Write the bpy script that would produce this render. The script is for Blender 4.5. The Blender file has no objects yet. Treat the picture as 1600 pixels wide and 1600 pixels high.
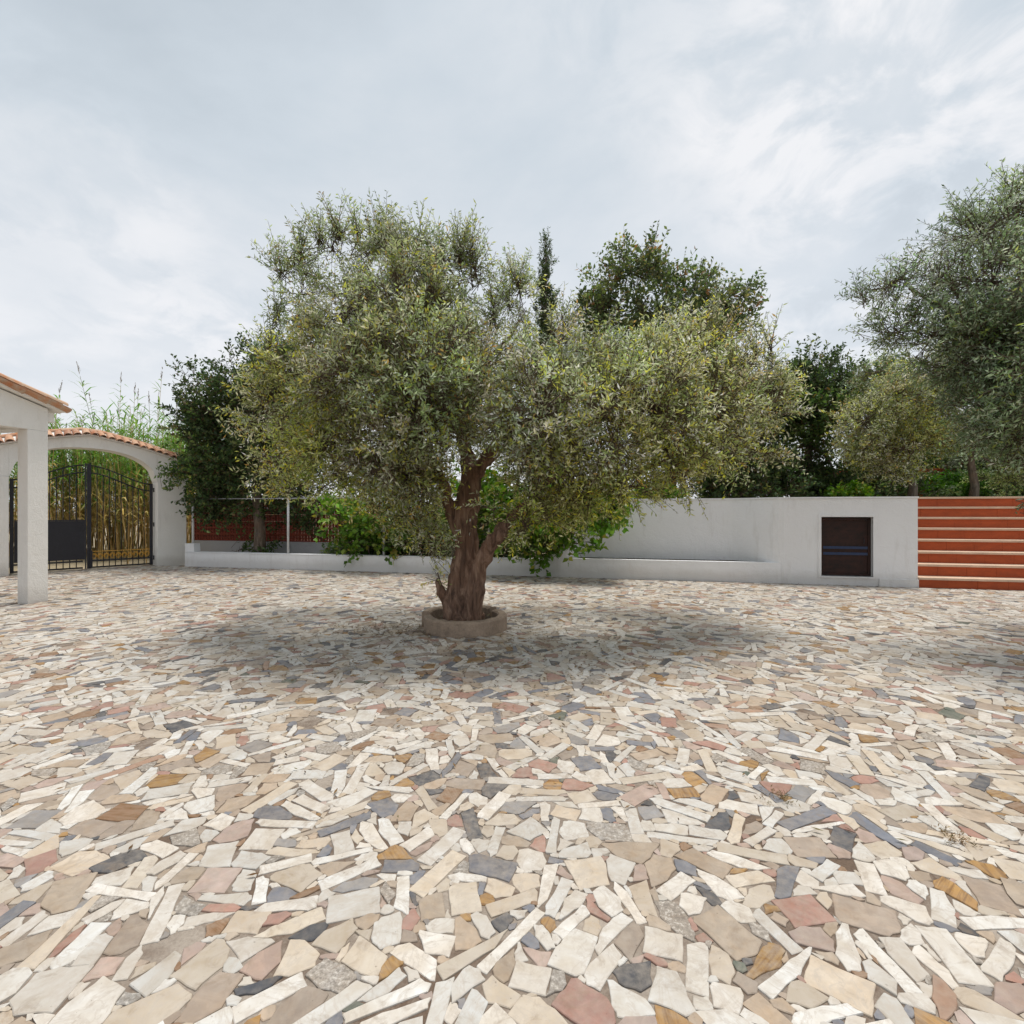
import bpy, bmesh, math, random
import numpy as np
from mathutils import Vector, Matrix, noise

random.seed(7)
RNG = np.random.default_rng(11)
scene = bpy.context.scene
COL = scene.collection
R = math.radians

# ------------------------------------------------------------------ camera
CAM_H = 1.5
cam_d = bpy.data.cameras.new('camera')
cam = bpy.data.objects.new('camera', cam_d)
COL.objects.link(cam)
cam.location = (0, 0, CAM_H)
cam.rotation_euler = (R(90), 0, 0)
cam_d.sensor_width = 36
cam_d.lens = 18.0
cam_d.clip_end = 3000
cam_d.clip_start = 0.05
scene.camera = cam

# ------------------------------------------------------------------ world, sun, exposure
SUN_EL, SUN_AZ = 75.0, 38.0          # azimuth measured from +Y towards +X
SKY_OFF = (4.4, 2.2, 1.0); SKY_OFF1 = (9.2, 1.1, 3.0)
world = bpy.data.worlds.new('World')
scene.world = world
world.use_nodes = True
wt = world.node_tree
wt.nodes.clear()
def wn(t): return wt.nodes.new(t)
def wl(a, b): wt.links.new(a, b)
wout = wn('ShaderNodeOutputWorld')
sky = wn('ShaderNodeTexSky')
sky.sky_type = 'NISHITA'
sky.sun_disc = False
sky.sun_elevation = R(SUN_EL)
sky.sun_rotation = R(SUN_AZ)
sky.dust_density = 2.0
bg_sky = wn('ShaderNodeBackground'); bg_sky.inputs['Strength'].default_value = 0.13
wl(sky.outputs[0], bg_sky.inputs['Color'])
tc = wn('ShaderNodeTexCoord')
sep = wn('ShaderNodeSeparateXYZ'); wl(tc.outputs['Generated'], sep.inputs[0])
def wmath(op, a, b=None, c=None):
    n = wn('ShaderNodeMath'); n.operation = op
    for i, v in enumerate((a, b, c)):
        if v is None: continue
        if isinstance(v, (int, float)): n.inputs[i].default_value = v
        else: wl(v, n.inputs[i])
    return n.outputs[0]
zc = wmath('ADD', wmath('MAXIMUM', sep.outputs[2], 0.0), 0.30)
comb = wn('ShaderNodeCombineXYZ')
wl(wmath('DIVIDE', sep.outputs[0], zc), comb.inputs[0])
wl(wmath('DIVIDE', sep.outputs[1], zc), comb.inputs[1])
def wnoise(scale, detail, rough, dist, off):
    mp = wn('ShaderNodeMapping'); mp.inputs['Location'].default_value = off
    mp.inputs['Rotation'].default_value = (0, 0, R(24))
    wl(comb.outputs[0], mp.inputs[0])
    n = wn('ShaderNodeTexNoise'); n.inputs['Scale'].default_value = scale
    n.inputs['Detail'].default_value = detail; n.inputs['Roughness'].default_value = rough
    n.inputs['Distortion'].default_value = dist
    wl(mp.outputs[0], n.inputs['Vector'])
    return n.outputs['Fac']
def wrange(v, a, b, c=0.0, d=1.0):
    m_ = wn('ShaderNodeMapRange'); m_.interpolation_type = 'SMOOTHSTEP'
    for k_, x_ in zip((1, 2, 3, 4), (a, b, c, d)): m_.inputs[k_].default_value = x_
    wl(v, m_.inputs[0]); return m_.outputs[0]
n1 = wnoise(1.15, 7.0, 0.55, 0.3, SKY_OFF1)        # broad veil
n2 = wnoise(5.6, 6.0, 0.58, 0.4, (7.7, 0.4, 2.0))        # small puffs
n3 = wnoise(0.75, 2.0, 0.5, 0.0, SKY_OFF)                 # where the puffs gather
pm = wmath('MULTIPLY', wrange(n3, 0.40, 0.60), wrange(n2, 0.40, 0.62))
dens = wmath('ADD', wmath('MULTIPLY_ADD', n1, 0.80, 0.02), wmath('MULTIPLY', pm, 0.20))
ramp = wn('ShaderNodeValToRGB')
cr = ramp.color_ramp
cr.elements[0].position = 0.34; cr.elements[0].color = (0.55, 0.615, 0.665, 1)
cr.elements[1].position = 0.66; cr.elements[1].color = (0.97, 0.97, 0.975, 1)
e = cr.elements.new(0.45); e.color = (0.68, 0.745, 0.795, 1)
wl(dens, ramp.inputs[0])
# the veil of cloud brightens evenly towards the horizon all the way round
hz = wn('ShaderNodeMapRange'); hz.inputs[1].default_value = 0.0; hz.inputs[2].default_value = 0.55
hz.inputs[3].default_value = 1.0; hz.inputs[4].default_value = 0.0
wl(sep.outputs[2], hz.inputs[0])
hmix = wn('ShaderNodeMixRGB'); hmix.inputs[2].default_value = (0.94, 0.95, 0.985, 1)
wl(wmath('MULTIPLY', hz.outputs[0], 0.80), hmix.inputs[0]); wl(ramp.outputs[0], hmix.inputs[1])
bg_cl = wn('ShaderNodeBackground'); bg_cl.inputs['Strength'].default_value = 0.575
wl(hmix.outputs[0], bg_cl.inputs['Color'])
mixw = wn('ShaderNodeMixShader'); mixw.inputs[0].default_value = 0.93
wl(bg_sky.outputs[0], mixw.inputs[1]); wl(bg_cl.outputs[0], mixw.inputs[2])
wl(mixw.outputs[0], wout.inputs['Surface'])

sun_d = bpy.data.lights.new('sun', 'SUN')
sun_d.energy = 1.9
sun_d.angle = R(20)
sun_d.color = (1.0, 0.955, 0.885)
sun = bpy.data.objects.new('sun', sun_d)
COL.objects.link(sun)
_s = Vector((math.sin(R(SUN_AZ))*math.cos(R(SUN_EL)), math.cos(R(SUN_AZ))*math.cos(R(SUN_EL)), math.sin(R(SUN_EL))))
sun.rotation_euler = _s.to_track_quat('Z', 'Y').to_euler()
sun.location = (0, 0, 30)

vs = scene.view_settings
vs.view_transform = 'Standard'
vs.look = 'None'
vs.exposure = 0.70
vs.gamma = 1.0
vs.use_curve_mapping = False

# ------------------------------------------------------------------ helpers
def P(px, py, d):
    """world point that stands at depth d in the direction of a photo pixel (photo 1600 px, f = 800 px)"""
    return Vector(((px-800)/800*d, d, CAM_H+(800-py)/800*d))

def link(o, parent=None):
    COL.objects.link(o)
    if parent is not None: o.parent = parent
    return o
def tag(o, label=None, cat=None, group=None, kind=None):
    if label: o['label'] = label
    if cat: o['category'] = cat
    if group: o['group'] = group
    if kind: o['kind'] = kind
    return o
def empty(name, loc=(0, 0, 0), rz=0.0):
    o = bpy.data.objects.new(name, None)
    o.empty_display_size = 0.2
    o.location = loc; o.rotation_euler = (0, 0, rz)
    COL.objects.link(o)
    return o
def obj(name, bm, mat, parent=None, smooth=False):
    me = bpy.data.meshes.new(name)
    bmesh.ops.recalc_face_normals(bm, faces=bm.faces[:])
    bm.to_mesh(me); bm.free()
    if smooth:
        for p in me.polygons: p.use_smooth = True
    me.materials.append(mat)
    return link(bpy.data.objects.new(name, me), parent)
def box_into(bm, x0, x1, y0, y1, z0, z1, bevel=0.0):
    vs_ = [bm.verts.new((x, y, z)) for x in (x0, x1) for y in (y0, y1) for z in (z0, z1)]
    fs = [(0, 1, 3, 2), (4, 6, 7, 5), (0, 4, 5, 1), (2, 3, 7, 6), (0, 2, 6, 4), (1, 5, 7, 3)]
    faces = [bm.faces.new([vs_[i] for i in f]) for f in fs]
    if bevel:
        ed = list({e for f in faces for e in f.edges})
        bmesh.ops.bevel(bm, geom=ed, offset=bevel, segments=2, affect='EDGES', profile=0.5)
def box(name, x0, x1, y0, y1, z0, z1, mat, parent=None, bevel=0.0):
    bm = bmesh.new(); box_into(bm, x0, x1, y0, y1, z0, z1, bevel)
    return obj(name, bm, mat, parent)
def prism_into(bm, pts, z0, z1):
    """extrude plan polygon"""
    lo = [bm.verts.new((p[0], p[1], z0)) for p in pts]
    hi = [bm.verts.new((p[0], p[1], z1)) for p in pts]
    n = len(pts)
    bm.faces.new(lo[::-1]); bm.faces.new(hi)
    for i in range(n):
        bm.faces.new((lo[i], lo[(i+1) % n], hi[(i+1) % n], hi[i]))
def tube_into(bm, pts, rads, sides=8, cap=True):
    pts = [Vector(p) for p in pts]
    rings = []
    prev = None
    for i, p in enumerate(pts):
        t = (pts[min(i+1, len(pts)-1)] - pts[max(i-1, 0)]).normalized()
        if prev is None:
            a = t.orthogonal().normalized()
        else:
            a = (prev - t*prev.dot(t))
            a = a.normalized() if a.length > 1e-6 else t.orthogonal().normalized()
        prev = a
        b = t.cross(a)
        r = rads[i] if hasattr(rads, '__len__') else rads
        rings.append([bm.verts.new(p + (a*math.cos(2*math.pi*k/sides) + b*math.sin(2*math.pi*k/sides))*r) for k in range(sides)])
    for i in range(len(rings)-1):
        for k in range(sides):
            bm.faces.new((rings[i][k], rings[i][(k+1) % sides], rings[i+1][(k+1) % sides], rings[i+1][k]))
    if cap:
        bm.faces.new(rings[0][::-1]); bm.faces.new(rings[-1])
def tube(name, pts, rads, mat, parent=None, sides=8, smooth=True):
    bm = bmesh.new(); tube_into(bm, pts, rads, sides)
    return obj(name, bm, mat, parent, smooth)

# ------------------------------------------------------------------ materials
def new_mat(name):
    m = bpy.data.materials.new(name); m.use_nodes = True
    nt = m.node_tree
    b = nt.nodes['Principled BSDF']
    return m, nt, b
def nd(nt, t, **kw):
    n = nt.nodes.new(t)
    for k, v in kw.items():
        if k in n.inputs.keys(): n.inputs[k].default_value = v
        else: setattr(n, k, v)
    return n
def coords(nt, kind='Object', scale=None):
    t = nt.nodes.new('ShaderNodeTexCoord')
    o = t.outputs[kind]
    if scale:
        mp = nt.nodes.new('ShaderNodeMapping'); mp.inputs['Scale'].default_value = scale
        nt.links.new(o, mp.inputs[0]); o = mp.outputs[0]
    return o
def geo_pos(nt):
    return nt.nodes.new('ShaderNodeNewGeometry').outputs['Position']
def noise_n(nt, vec, scale, detail=5, rough=0.55, dist=0.0):
    n = nt.nodes.new('ShaderNodeTexNoise')
    n.inputs['Scale'].default_value = scale; n.inputs['Detail'].default_value = detail
    n.inputs['Roughness'].default_value = rough; n.inputs['Distortion'].default_value = dist
    nt.links.new(vec, n.inputs['Vector'])
    return n.outputs['Fac']
def ramp_n(nt, fac, stops):
    r = nt.nodes.new('ShaderNodeValToRGB')
    el = r.color_ramp.elements
    while len(el) < len(stops): el.new(0.5)
    for e_, (p, c) in zip(el, stops):
        e_.position = p; e_.color = (c[0], c[1], c[2], 1)
    nt.links.new(fac, r.inputs[0])
    return r.outputs[0]
def mix_n(nt, fac, a, b, blend='MIX'):
    n = nt.nodes.new('ShaderNodeMixRGB'); n.blend_type = blend
    for i, v in zip((0, 1, 2), (fac, a, b)):
        if isinstance(v, (int, float)): n.inputs[i].default_value = v
        elif isinstance(v, tuple): n.inputs[i].default_value = (v[0], v[1], v[2], 1)
        else: nt.links.new(v, n.inputs[i])
    return n.outputs[0]
def bump_n(nt, b, h, strength=0.3, dist=0.01):
    n = nt.nodes.new('ShaderNodeBump'); n.inputs['Strength'].default_value = strength
    n.inputs['Distance'].default_value = dist
    nt.links.new(h, n.inputs['Height']); nt.links.new(n.outputs[0], b.inputs['Normal'])
def simple_mat(name, col, rough=0.7, var=0.25, scale=4.0, bump=0.2, bdist=0.004, metallic=0.0, stretch=None):
    m, nt, b = new_mat(name)
    v = coords(nt, 'Object', stretch)
    f = noise_n(nt, v, scale, 6, 0.6)
    f2 = noise_n(nt, v, scale*9, 4, 0.6)
    c = ramp_n(nt, f, [(0.3, tuple(x*(1-var) for x in col)), (0.7, tuple(min(1, x*(1+var)) for x in col))])
    c = mix_n(nt, 0.25, c, ramp_n(nt, f2, [(0.35, tuple(x*(1-var*1.3) for x in col)), (0.65, tuple(min(1, x*(1+var)) for x in col))]))
    nt.links.new(c, b.inputs['Base Color'])
    b.inputs['Roughness'].default_value = rough; b.inputs['Metallic'].default_value = metallic
    if bump: bump_n(nt, b, f2, bump, bdist)
    return m
def plaster_mat(name, col, grime=(0.42, 0.38, 0.33)):
    m, nt, b = new_mat(name)
    v = geo_pos(nt)
    f = noise_n(nt, v, 0.9, 6, 0.6)
    c = ramp_n(nt, f, [(0.3, tuple(x*0.93 for x in col)), (0.7, col)])
    # streaks: stretched vertically, irregular stains
    mp = nt.nodes.new('ShaderNodeMapping'); mp.inputs['Scale'].default_value = (3.0, 3.0, 0.5)
    nt.links.new(v, mp.inputs[0])
    s = noise_n(nt, mp.outputs[0], 1.6, 7, 0.68)
    sm = ramp_n(nt, s, [(0.55, (0, 0, 0)), (0.78, (0.30, 0.30, 0.30))])
    c = mix_n(nt, sm, c, grime)
    # splashed dirt along the foot with a ragged edge
    sp = nt.nodes.new('ShaderNodeSeparateXYZ'); nt.links.new(v, sp.inputs[0])
    ad = nt.nodes.new('ShaderNodeMath'); ad.operation = 'MULTIPLY_ADD'; ad.inputs[1].default_value = -0.30
    nt.links.new(noise_n(nt, v, 2.2, 8, 0.75), ad.inputs[0]); nt.links.new(sp.outputs[2], ad.inputs[2])
    dm = ramp_n(nt, ad.outputs[0], [(0.0, (0.34, 0.34, 0.34)), (0.16, (0, 0, 0))])
    c = mix_n(nt, dm, c, grime)
    nt.links.new(c, b.inputs['Base Color'])
    b.inputs['Roughness'].default_value = 0.85
    h = mix_n(nt, 0.35, noise_n(nt, v, 7.0, 6, 0.65, 0.6), noise_n(nt, v, 45.0, 4, 0.6))
    bump_n(nt, b, h, 0.6, 0.035)
    return m

def attr_n(nt, name, out='Color'):
    a = nt.nodes.new('ShaderNodeAttribute'); a.attribute_name = name
    return a.outputs[out]

def leaf_mat(name, rough=0.5, trans=0.45):
    m = bpy.data.materials.new(name); m.use_nodes = True
    nt = m.node_tree; b = nt.nodes['Principled BSDF']
    col = attr_n(nt, 'tint')
    nt.links.new(col, b.inputs['Base Color'])
    b.inputs['Roughness'].default_value = rough
    b.inputs['Specular IOR Level'].default_value = 0.35
    t = nt.nodes.new('ShaderNodeBsdfTranslucent')
    g = nt.nodes.new('ShaderNodeHueSaturation'); g.inputs['Saturation'].default_value = 1.15; g.inputs['Value'].default_value = 1.25
    nt.links.new(col, g.inputs['Color']); nt.links.new(g.outputs[0], t.inputs['Color'])
    mx = nt.nodes.new('ShaderNodeMixShader'); mx.inputs[0].default_value = trans
    nt.links.new(b.outputs[0], mx.inputs[1]); nt.links.new(t.outputs[0], mx.inputs[2])
    nt.links.new(mx.outputs[0], nt.nodes['Material Output'].inputs['Surface'])
    return m

def stone_mat(name, kind):
    m, nt, b = new_mat(name)
    tint = attr_n(nt, 'tint'); rnd = attr_n(nt, 'rnd', 'Fac')
    v0 = geo_pos(nt)
    cmb = nt.nodes.new('ShaderNodeCombineXYZ')
    k = nt.nodes.new('ShaderNodeMath'); k.operation = 'MULTIPLY'; k.inputs[1].default_value = 60.0
    nt.links.new(rnd, k.inputs[0])
    for i in range(3): nt.links.new(k.outputs[0], cmb.inputs[i])
    ad = nt.nodes.new('ShaderNodeVectorMath'); ad.operation = 'ADD'
    nt.links.new(v0, ad.inputs[0]); nt.links.new(cmb.outputs[0], ad.inputs[1])
    v = ad.outputs[0]
    rot = nt.nodes.new('ShaderNodeVectorRotate'); rot.rotation_type = 'Z_AXIS'
    nt.links.new(v, rot.inputs['Vector']); nt.links.new(k.outputs[0], rot.inputs['Angle'])
    vr = rot.outputs[0]
    f = noise_n(nt, v, 7.0, 6, 0.62, 0.6)
    c = mix_n(nt, ramp_n(nt, f, [(0.35, (0, 0, 0)), (0.7, (0.9, 0.9, 0.9))]), tint, (0.78, 0.70, 0.60), 'MULTIPLY')
    hgt = f
    if kind == 'marble':
        w = noise_n(nt, vr, 5.0, 8, 0.6, 2.5)
        vn = ramp_n(nt, w, [(0.46, (0, 0, 0)), (0.50, (0.55, 0.55, 0.55)), (0.54, (0, 0, 0))])
        c = mix_n(nt, vn, c, (0.46, 0.40, 0.34))
        rough = 0.5
    elif kind == 'strata':
        mp = nt.nodes.new('ShaderNodeMapping'); mp.inputs['Scale'].default_value = (4.0, 46.0, 4.0)
        nt.links.new(vr, mp.inputs[0])
        w = noise_n(nt, mp.outputs[0], 1.2, 6, 0.6, 0.7)
        c = mix_n(nt, ramp_n(nt, w, [(0.45, (0, 0, 0)), (0.62, (0.8, 0.8, 0.8))]), c, (0.17, 0.085, 0.03))
        hgt = w
        rough = 0.75
    elif kind == 'speckle':
        w = noise_n(nt, v, 70.0, 4, 0.7)
        c = mix_n(nt, ramp_n(nt, w, [(0.42, (0.7, 0.7, 0.7)), (0.50, (0, 0, 0))]), c, (0.15, 0.13, 0.11))
        c = mix_n(nt, ramp_n(nt, w, [(0.56, (0, 0, 0)), (0.62, (0.7, 0.7, 0.7))]), c, (0.62, 0.58, 0.52))
        hgt = w
        rough = 0.7
    else:
        w = noise_n(nt, vr, 16.0, 7, 0.65, 0.8)
        c = mix_n(nt, ramp_n(nt, w, [(0.40, (0.45, 0.45, 0.45)), (0.6, (0, 0, 0))]), c, mix_n(nt, 1.0, tint, (0.55, 0.55, 0.57), 'MULTIPLY'))
        hgt = w
        rough = 0.62
    # a film of dust and cement lying over the whole floor in broad uneven patches
    d1 = noise_n(nt, v0, 0.55, 5, 0.6, 0.5)
    d2 = noise_n(nt, v0, 22.0, 6, 0.7)
    dm = nt.nodes.new('ShaderNodeMath'); dm.operation = 'MULTIPLY'
    nt.links.new(ramp_n(nt, d1, [(0.38, (0.2, 0.2, 0.2)), (0.62, (1, 1, 1))]), dm.inputs[0])
    nt.links.new(ramp_n(nt, d2, [(0.35, (0.0, 0.0, 0.0)), (0.7, (0.75, 0.75, 0.75))]), dm.inputs[1])
    c = mix_n(nt, dm.outputs[0], c, (0.40, 0.345, 0.285))
    st = noise_n(nt, v0, 9.0, 8, 0.72, 1.2)
    c = mix_n(nt, ramp_n(nt, st, [(0.54, (0, 0, 0)), (0.66, (0.42, 0.42, 0.42))]), c, (0.24, 0.175, 0.12))
    sp_ = noise_n(nt, v0, 48.0, 3, 0.6)
    c = mix_n(nt, ramp_n(nt, sp_, [(0.70, (0, 0, 0)), (0.74, (0.5, 0.5, 0.5))]), c, (0.12, 0.085, 0.06))
    nt.links.new(c, b.inputs['Base Color'])
    b.inputs['Roughness'].default_value = rough
    b.inputs['Specular IOR Level'].default_value = 0.3
    bump_n(nt, b, mix_n(nt, 0.5, hgt, d2), 0.25, 0.006)
    return m

M = {}
M['white'] = plaster_mat('white_plaster', (0.87, 0.87, 0.88))
M['cream'] = plaster_mat('cream_white_render', (0.85, 0.83, 0.79))
M['greyplaster'] = plaster_mat('weathered_plaster', (0.42, 0.42, 0.44), (0.2, 0.18, 0.17))
M['terracotta'] = simple_mat('terracotta_riser', (0.40, 0.070, 0.013), 0.7, 0.25, 3.0, 0.15, 0.003, stretch=(1, 1, 3))
M['tread'] = simple_mat('cream_tread_stone', (0.60, 0.43, 0.31), 0.7, 0.18, 3.0, 0.15, 0.003)
M['lattice'] = simple_mat('red_clay_block', (0.20, 0.034, 0.014), 0.8, 0.35, 5.0, 0.2, 0.004)
M['rooftile'] = None
M['iron'] = simple_mat('black_iron', (0.012, 0.012, 0.019), 0.5, 0.3, 20.0, 0.1, 0.001)
M['gold'] = simple_mat('gold_paint', (0.62, 0.33, 0.05), 0.4, 0.25, 20.0, 0.1, 0.001)
M['wood_dark'] = simple_mat('dark_stained_wood', (0.024, 0.0065, 0.0035), 0.75, 0.85, 2.5, 0.3, 0.003, stretch=(2, 2, 3))
M['blue'] = simple_mat('blue_strap_paint', (0.010, 0.028, 0.085), 0.4, 0.3, 12.0, 0.1, 0.001)
M['post_white'] = simple_mat('white_painted_steel', (0.62, 0.62, 0.62), 0.5, 0.15, 9.0, 0.1, 0.001)
M['post_wood'] = simple_mat('weathered_timber', (0.30, 0.24, 0.19), 0.8, 0.3, 4.0, 0.4, 0.004, stretch=(10, 10, 1))
M['soil'] = simple_mat('dark_soil', (0.060, 0.038, 0.024), 0.95, 0.4, 14.0, 0.9, 0.03)
M['concrete'] = simple_mat('brown_concrete_kerb', (0.30, 0.225, 0.165), 0.9, 0.38, 5.0, 0.9, 0.014)
M['leaf'] = leaf_mat('leaf')
M['leaf_glossy'] = leaf_mat('glossy_leaf', 0.38, 0.25)
M['twig'] = simple_mat('twig_bark', (0.11, 0.075, 0.050), 0.9, 0.3, 30.0, 0.2, 0.001)
def bark(name, c0, c1, c2):
    m, nt, b = new_mat(name)
    v = coords(nt, 'Object', (1.0, 1.0, 0.22))
    f = noise_n(nt, v, 13.0, 8, 0.68, 0.8)
    f2 = noise_n(nt, coords(nt, 'Object'), 3.0, 4, 0.6)
    c = ramp_n(nt, f, [(0.32, c0), (0.50, c1), (0.70, c2)])
    c = mix_n(nt, ramp_n(nt, f2, [(0.4, (0, 0, 0)), (0.7, (0.45, 0.45, 0.45))]), c, (0.24, 0.12, 0.065))
    nt.links.new(c, b.inputs['Base Color']); b.inputs['Roughness'].default_value = 0.92
    bump_n(nt, b, f, 1.0, 0.06)
    return m
M['bark'] = bark('olive_bark', (0.035, 0.020, 0.014), (0.200, 0.118, 0.080), (0.42, 0.29, 0.21))
M['bark_grey'] = bark('grey_bark', (0.06, 0.05, 0.04), (0.17, 0.14, 0.11), (0.32, 0.27, 0.22))
def rooftile_mat(name='clay_roof_tile', film=(0.50, 0.40, 0.30), fmax=0.6):
    m, nt, b = new_mat(name)
    oi = nt.nodes.new('ShaderNodeObjectInfo')
    c = ramp_n(nt, oi.outputs['Random'], [(0.0, (0.33, 0.12, 0.055)), (0.4, (0.47, 0.19, 0.085)), (0.75, (0.52, 0.26, 0.14)), (1.0, (0.58, 0.37, 0.24))])
    f = noise_n(nt, geo_pos(nt), 9.0, 6, 0.65)
    c = mix_n(nt, ramp_n(nt, f, [(0.4, (0, 0, 0)), (0.62, (fmax, fmax, fmax))]), c, film)
    nt.links.new(c, b.inputs['Base Color']); b.inputs['Roughness'].default_value = 0.85
    bump_n(nt, b, f, 0.3, 0.005)
    return m
M['rooftile'] = rooftile_mat()
M['rooftile_tan'] = rooftile_mat('tan_roof_tile', (0.50, 0.39, 0.29), 1.0)
def ground_mat():
    m, nt, b = new_mat('dry_earth')
    v = geo_pos(nt)
    c = ramp_n(nt, noise_n(nt, v, 0.25, 8, 0.65), [(0.35, (0.36, 0.29, 0.20)), (0.55, (0.30, 0.24, 0.14)), (0.7, (0.14, 0.15, 0.06))])
    c = mix_n(nt, 0.4, c, ramp_n(nt, noise_n(nt, v, 6.0, 6, 0.7), [(0.35, (0.16, 0.12, 0.08)), (0.65, (0.48, 0.40, 0.29))]))
    nt.links.new(c, b.inputs['Base Color']); b.inputs['Roughness'].default_value = 0.95
    bump_n(nt, b, noise_n(nt, v, 14.0, 6, 0.7), 0.6, 0.03)
    return m
M['ground'] = ground_mat()
def mortar_mat():
    m, nt, b = new_mat('paving_mortar')
    v = geo_pos(nt)
    base = ramp_n(nt, noise_n(nt, v, 3.0, 7, 0.65), [(0.3, (0.25, 0.205, 0.165)), (0.7, (0.40, 0.34, 0.285))])
    fine = noise_n(nt, v, 70.0, 5, 0.7)
    base = mix_n(nt, 0.3, base, ramp_n(nt, fine, [(0.3, (0.13, 0.10, 0.08)), (0.7, (0.56, 0.49, 0.41))]))
    dirt = ramp_n(nt, noise_n(nt, v, 1.3, 7, 0.7, 0.8), [(0.43, (0, 0, 0)), (0.58, (0.88, 0.88, 0.88))])
    base = mix_n(nt, dirt, base, mix_n(nt, fine, (0.05, 0.03, 0.02), (0.17, 0.105, 0.065)))
    nt.links.new(base, b.inputs['Base Color']); b.inputs['Roughness'].default_value = 0.95
    bump_n(nt, b, fine, 0.6, 0.008)
    return m
M['mortar'] = mortar_mat()

# ------------------------------------------------------------------ site frames
WALL_A = Vector((-9.04, 14.12)); WALL_ANG = -R(13.0)
WD = Vector((math.cos(WALL_ANG), math.sin(WALL_ANG))); WB = Vector((-WD.y, WD.x))     # along the wall, behind the wall
def wall_pt(s, y=0.0): return WALL_A + WD*s + WB*y
def wall_s(px, y=0.0):
    k = (px-800)/800; a = WALL_A + WB*y
    return (k*a.y - a.x)/(WD.x - k*WD.y)
def wall_local(x, y):
    dx, dy = x-WALL_A.x, y-WALL_A.y
    return dx*WD.x+dy*WD.y, dx*WB.x+dy*WB.y
ARCH_O = Vector((-11.82, 12.03)); ARCH_ANG = R(47.5)
AD = Vector((math.cos(ARCH_ANG), math.sin(ARCH_ANG))); AB = Vector((-AD.y, AD.x))
def arch_pt(x, y=0.0): return ARCH_O + AD*x + AB*y
def arch_local(x, y):
    dx, dy = x-ARCH_O.x, y-ARCH_O.y
    return dx*AD.x+dy*AD.y, dx*AB.x+dy*AB.y
HOUSE_C = Vector((-7.88, 8.33))
PLANTER = Vector((-0.60, 6.62)); PLANTER_R = 0.53
S0, S1, S2 = wall_s(862), wall_s(1225), wall_s(1434)

# ------------------------------------------------------------------ ground
bm = bmesh.new()
g = [bm.verts.new((x, y, -0.035)) for x, y in ((-900, -900), (900, -900), (900, 900), (-900, 900))]
bm.faces.new(g)
tag(obj('ground', bm, M['ground']), 'dry bare earth lying round the courtyard and beyond the gate', 'ground', kind='structure')

pl = [(-22, -7), (16, -7)] + [tuple(wall_pt(s)) for s in (24.5, -0.25)] + [tuple(arch_pt(*q)) for q in ((3.0, -0.02), (2.94, 0.6), (0.0, 0.6), (-0.02, -0.02), (-9, -0.02))]
bm = bmesh.new()
bm.faces.new([bm.verts.new((p[0], p[1], 0.0)) for p in pl])
paving = tag(obj('courtyard_paving', bm, M['mortar']), 'courtyard floor of broken marble and slate pieces set in mortar', 'paving', kind='structure')

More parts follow.
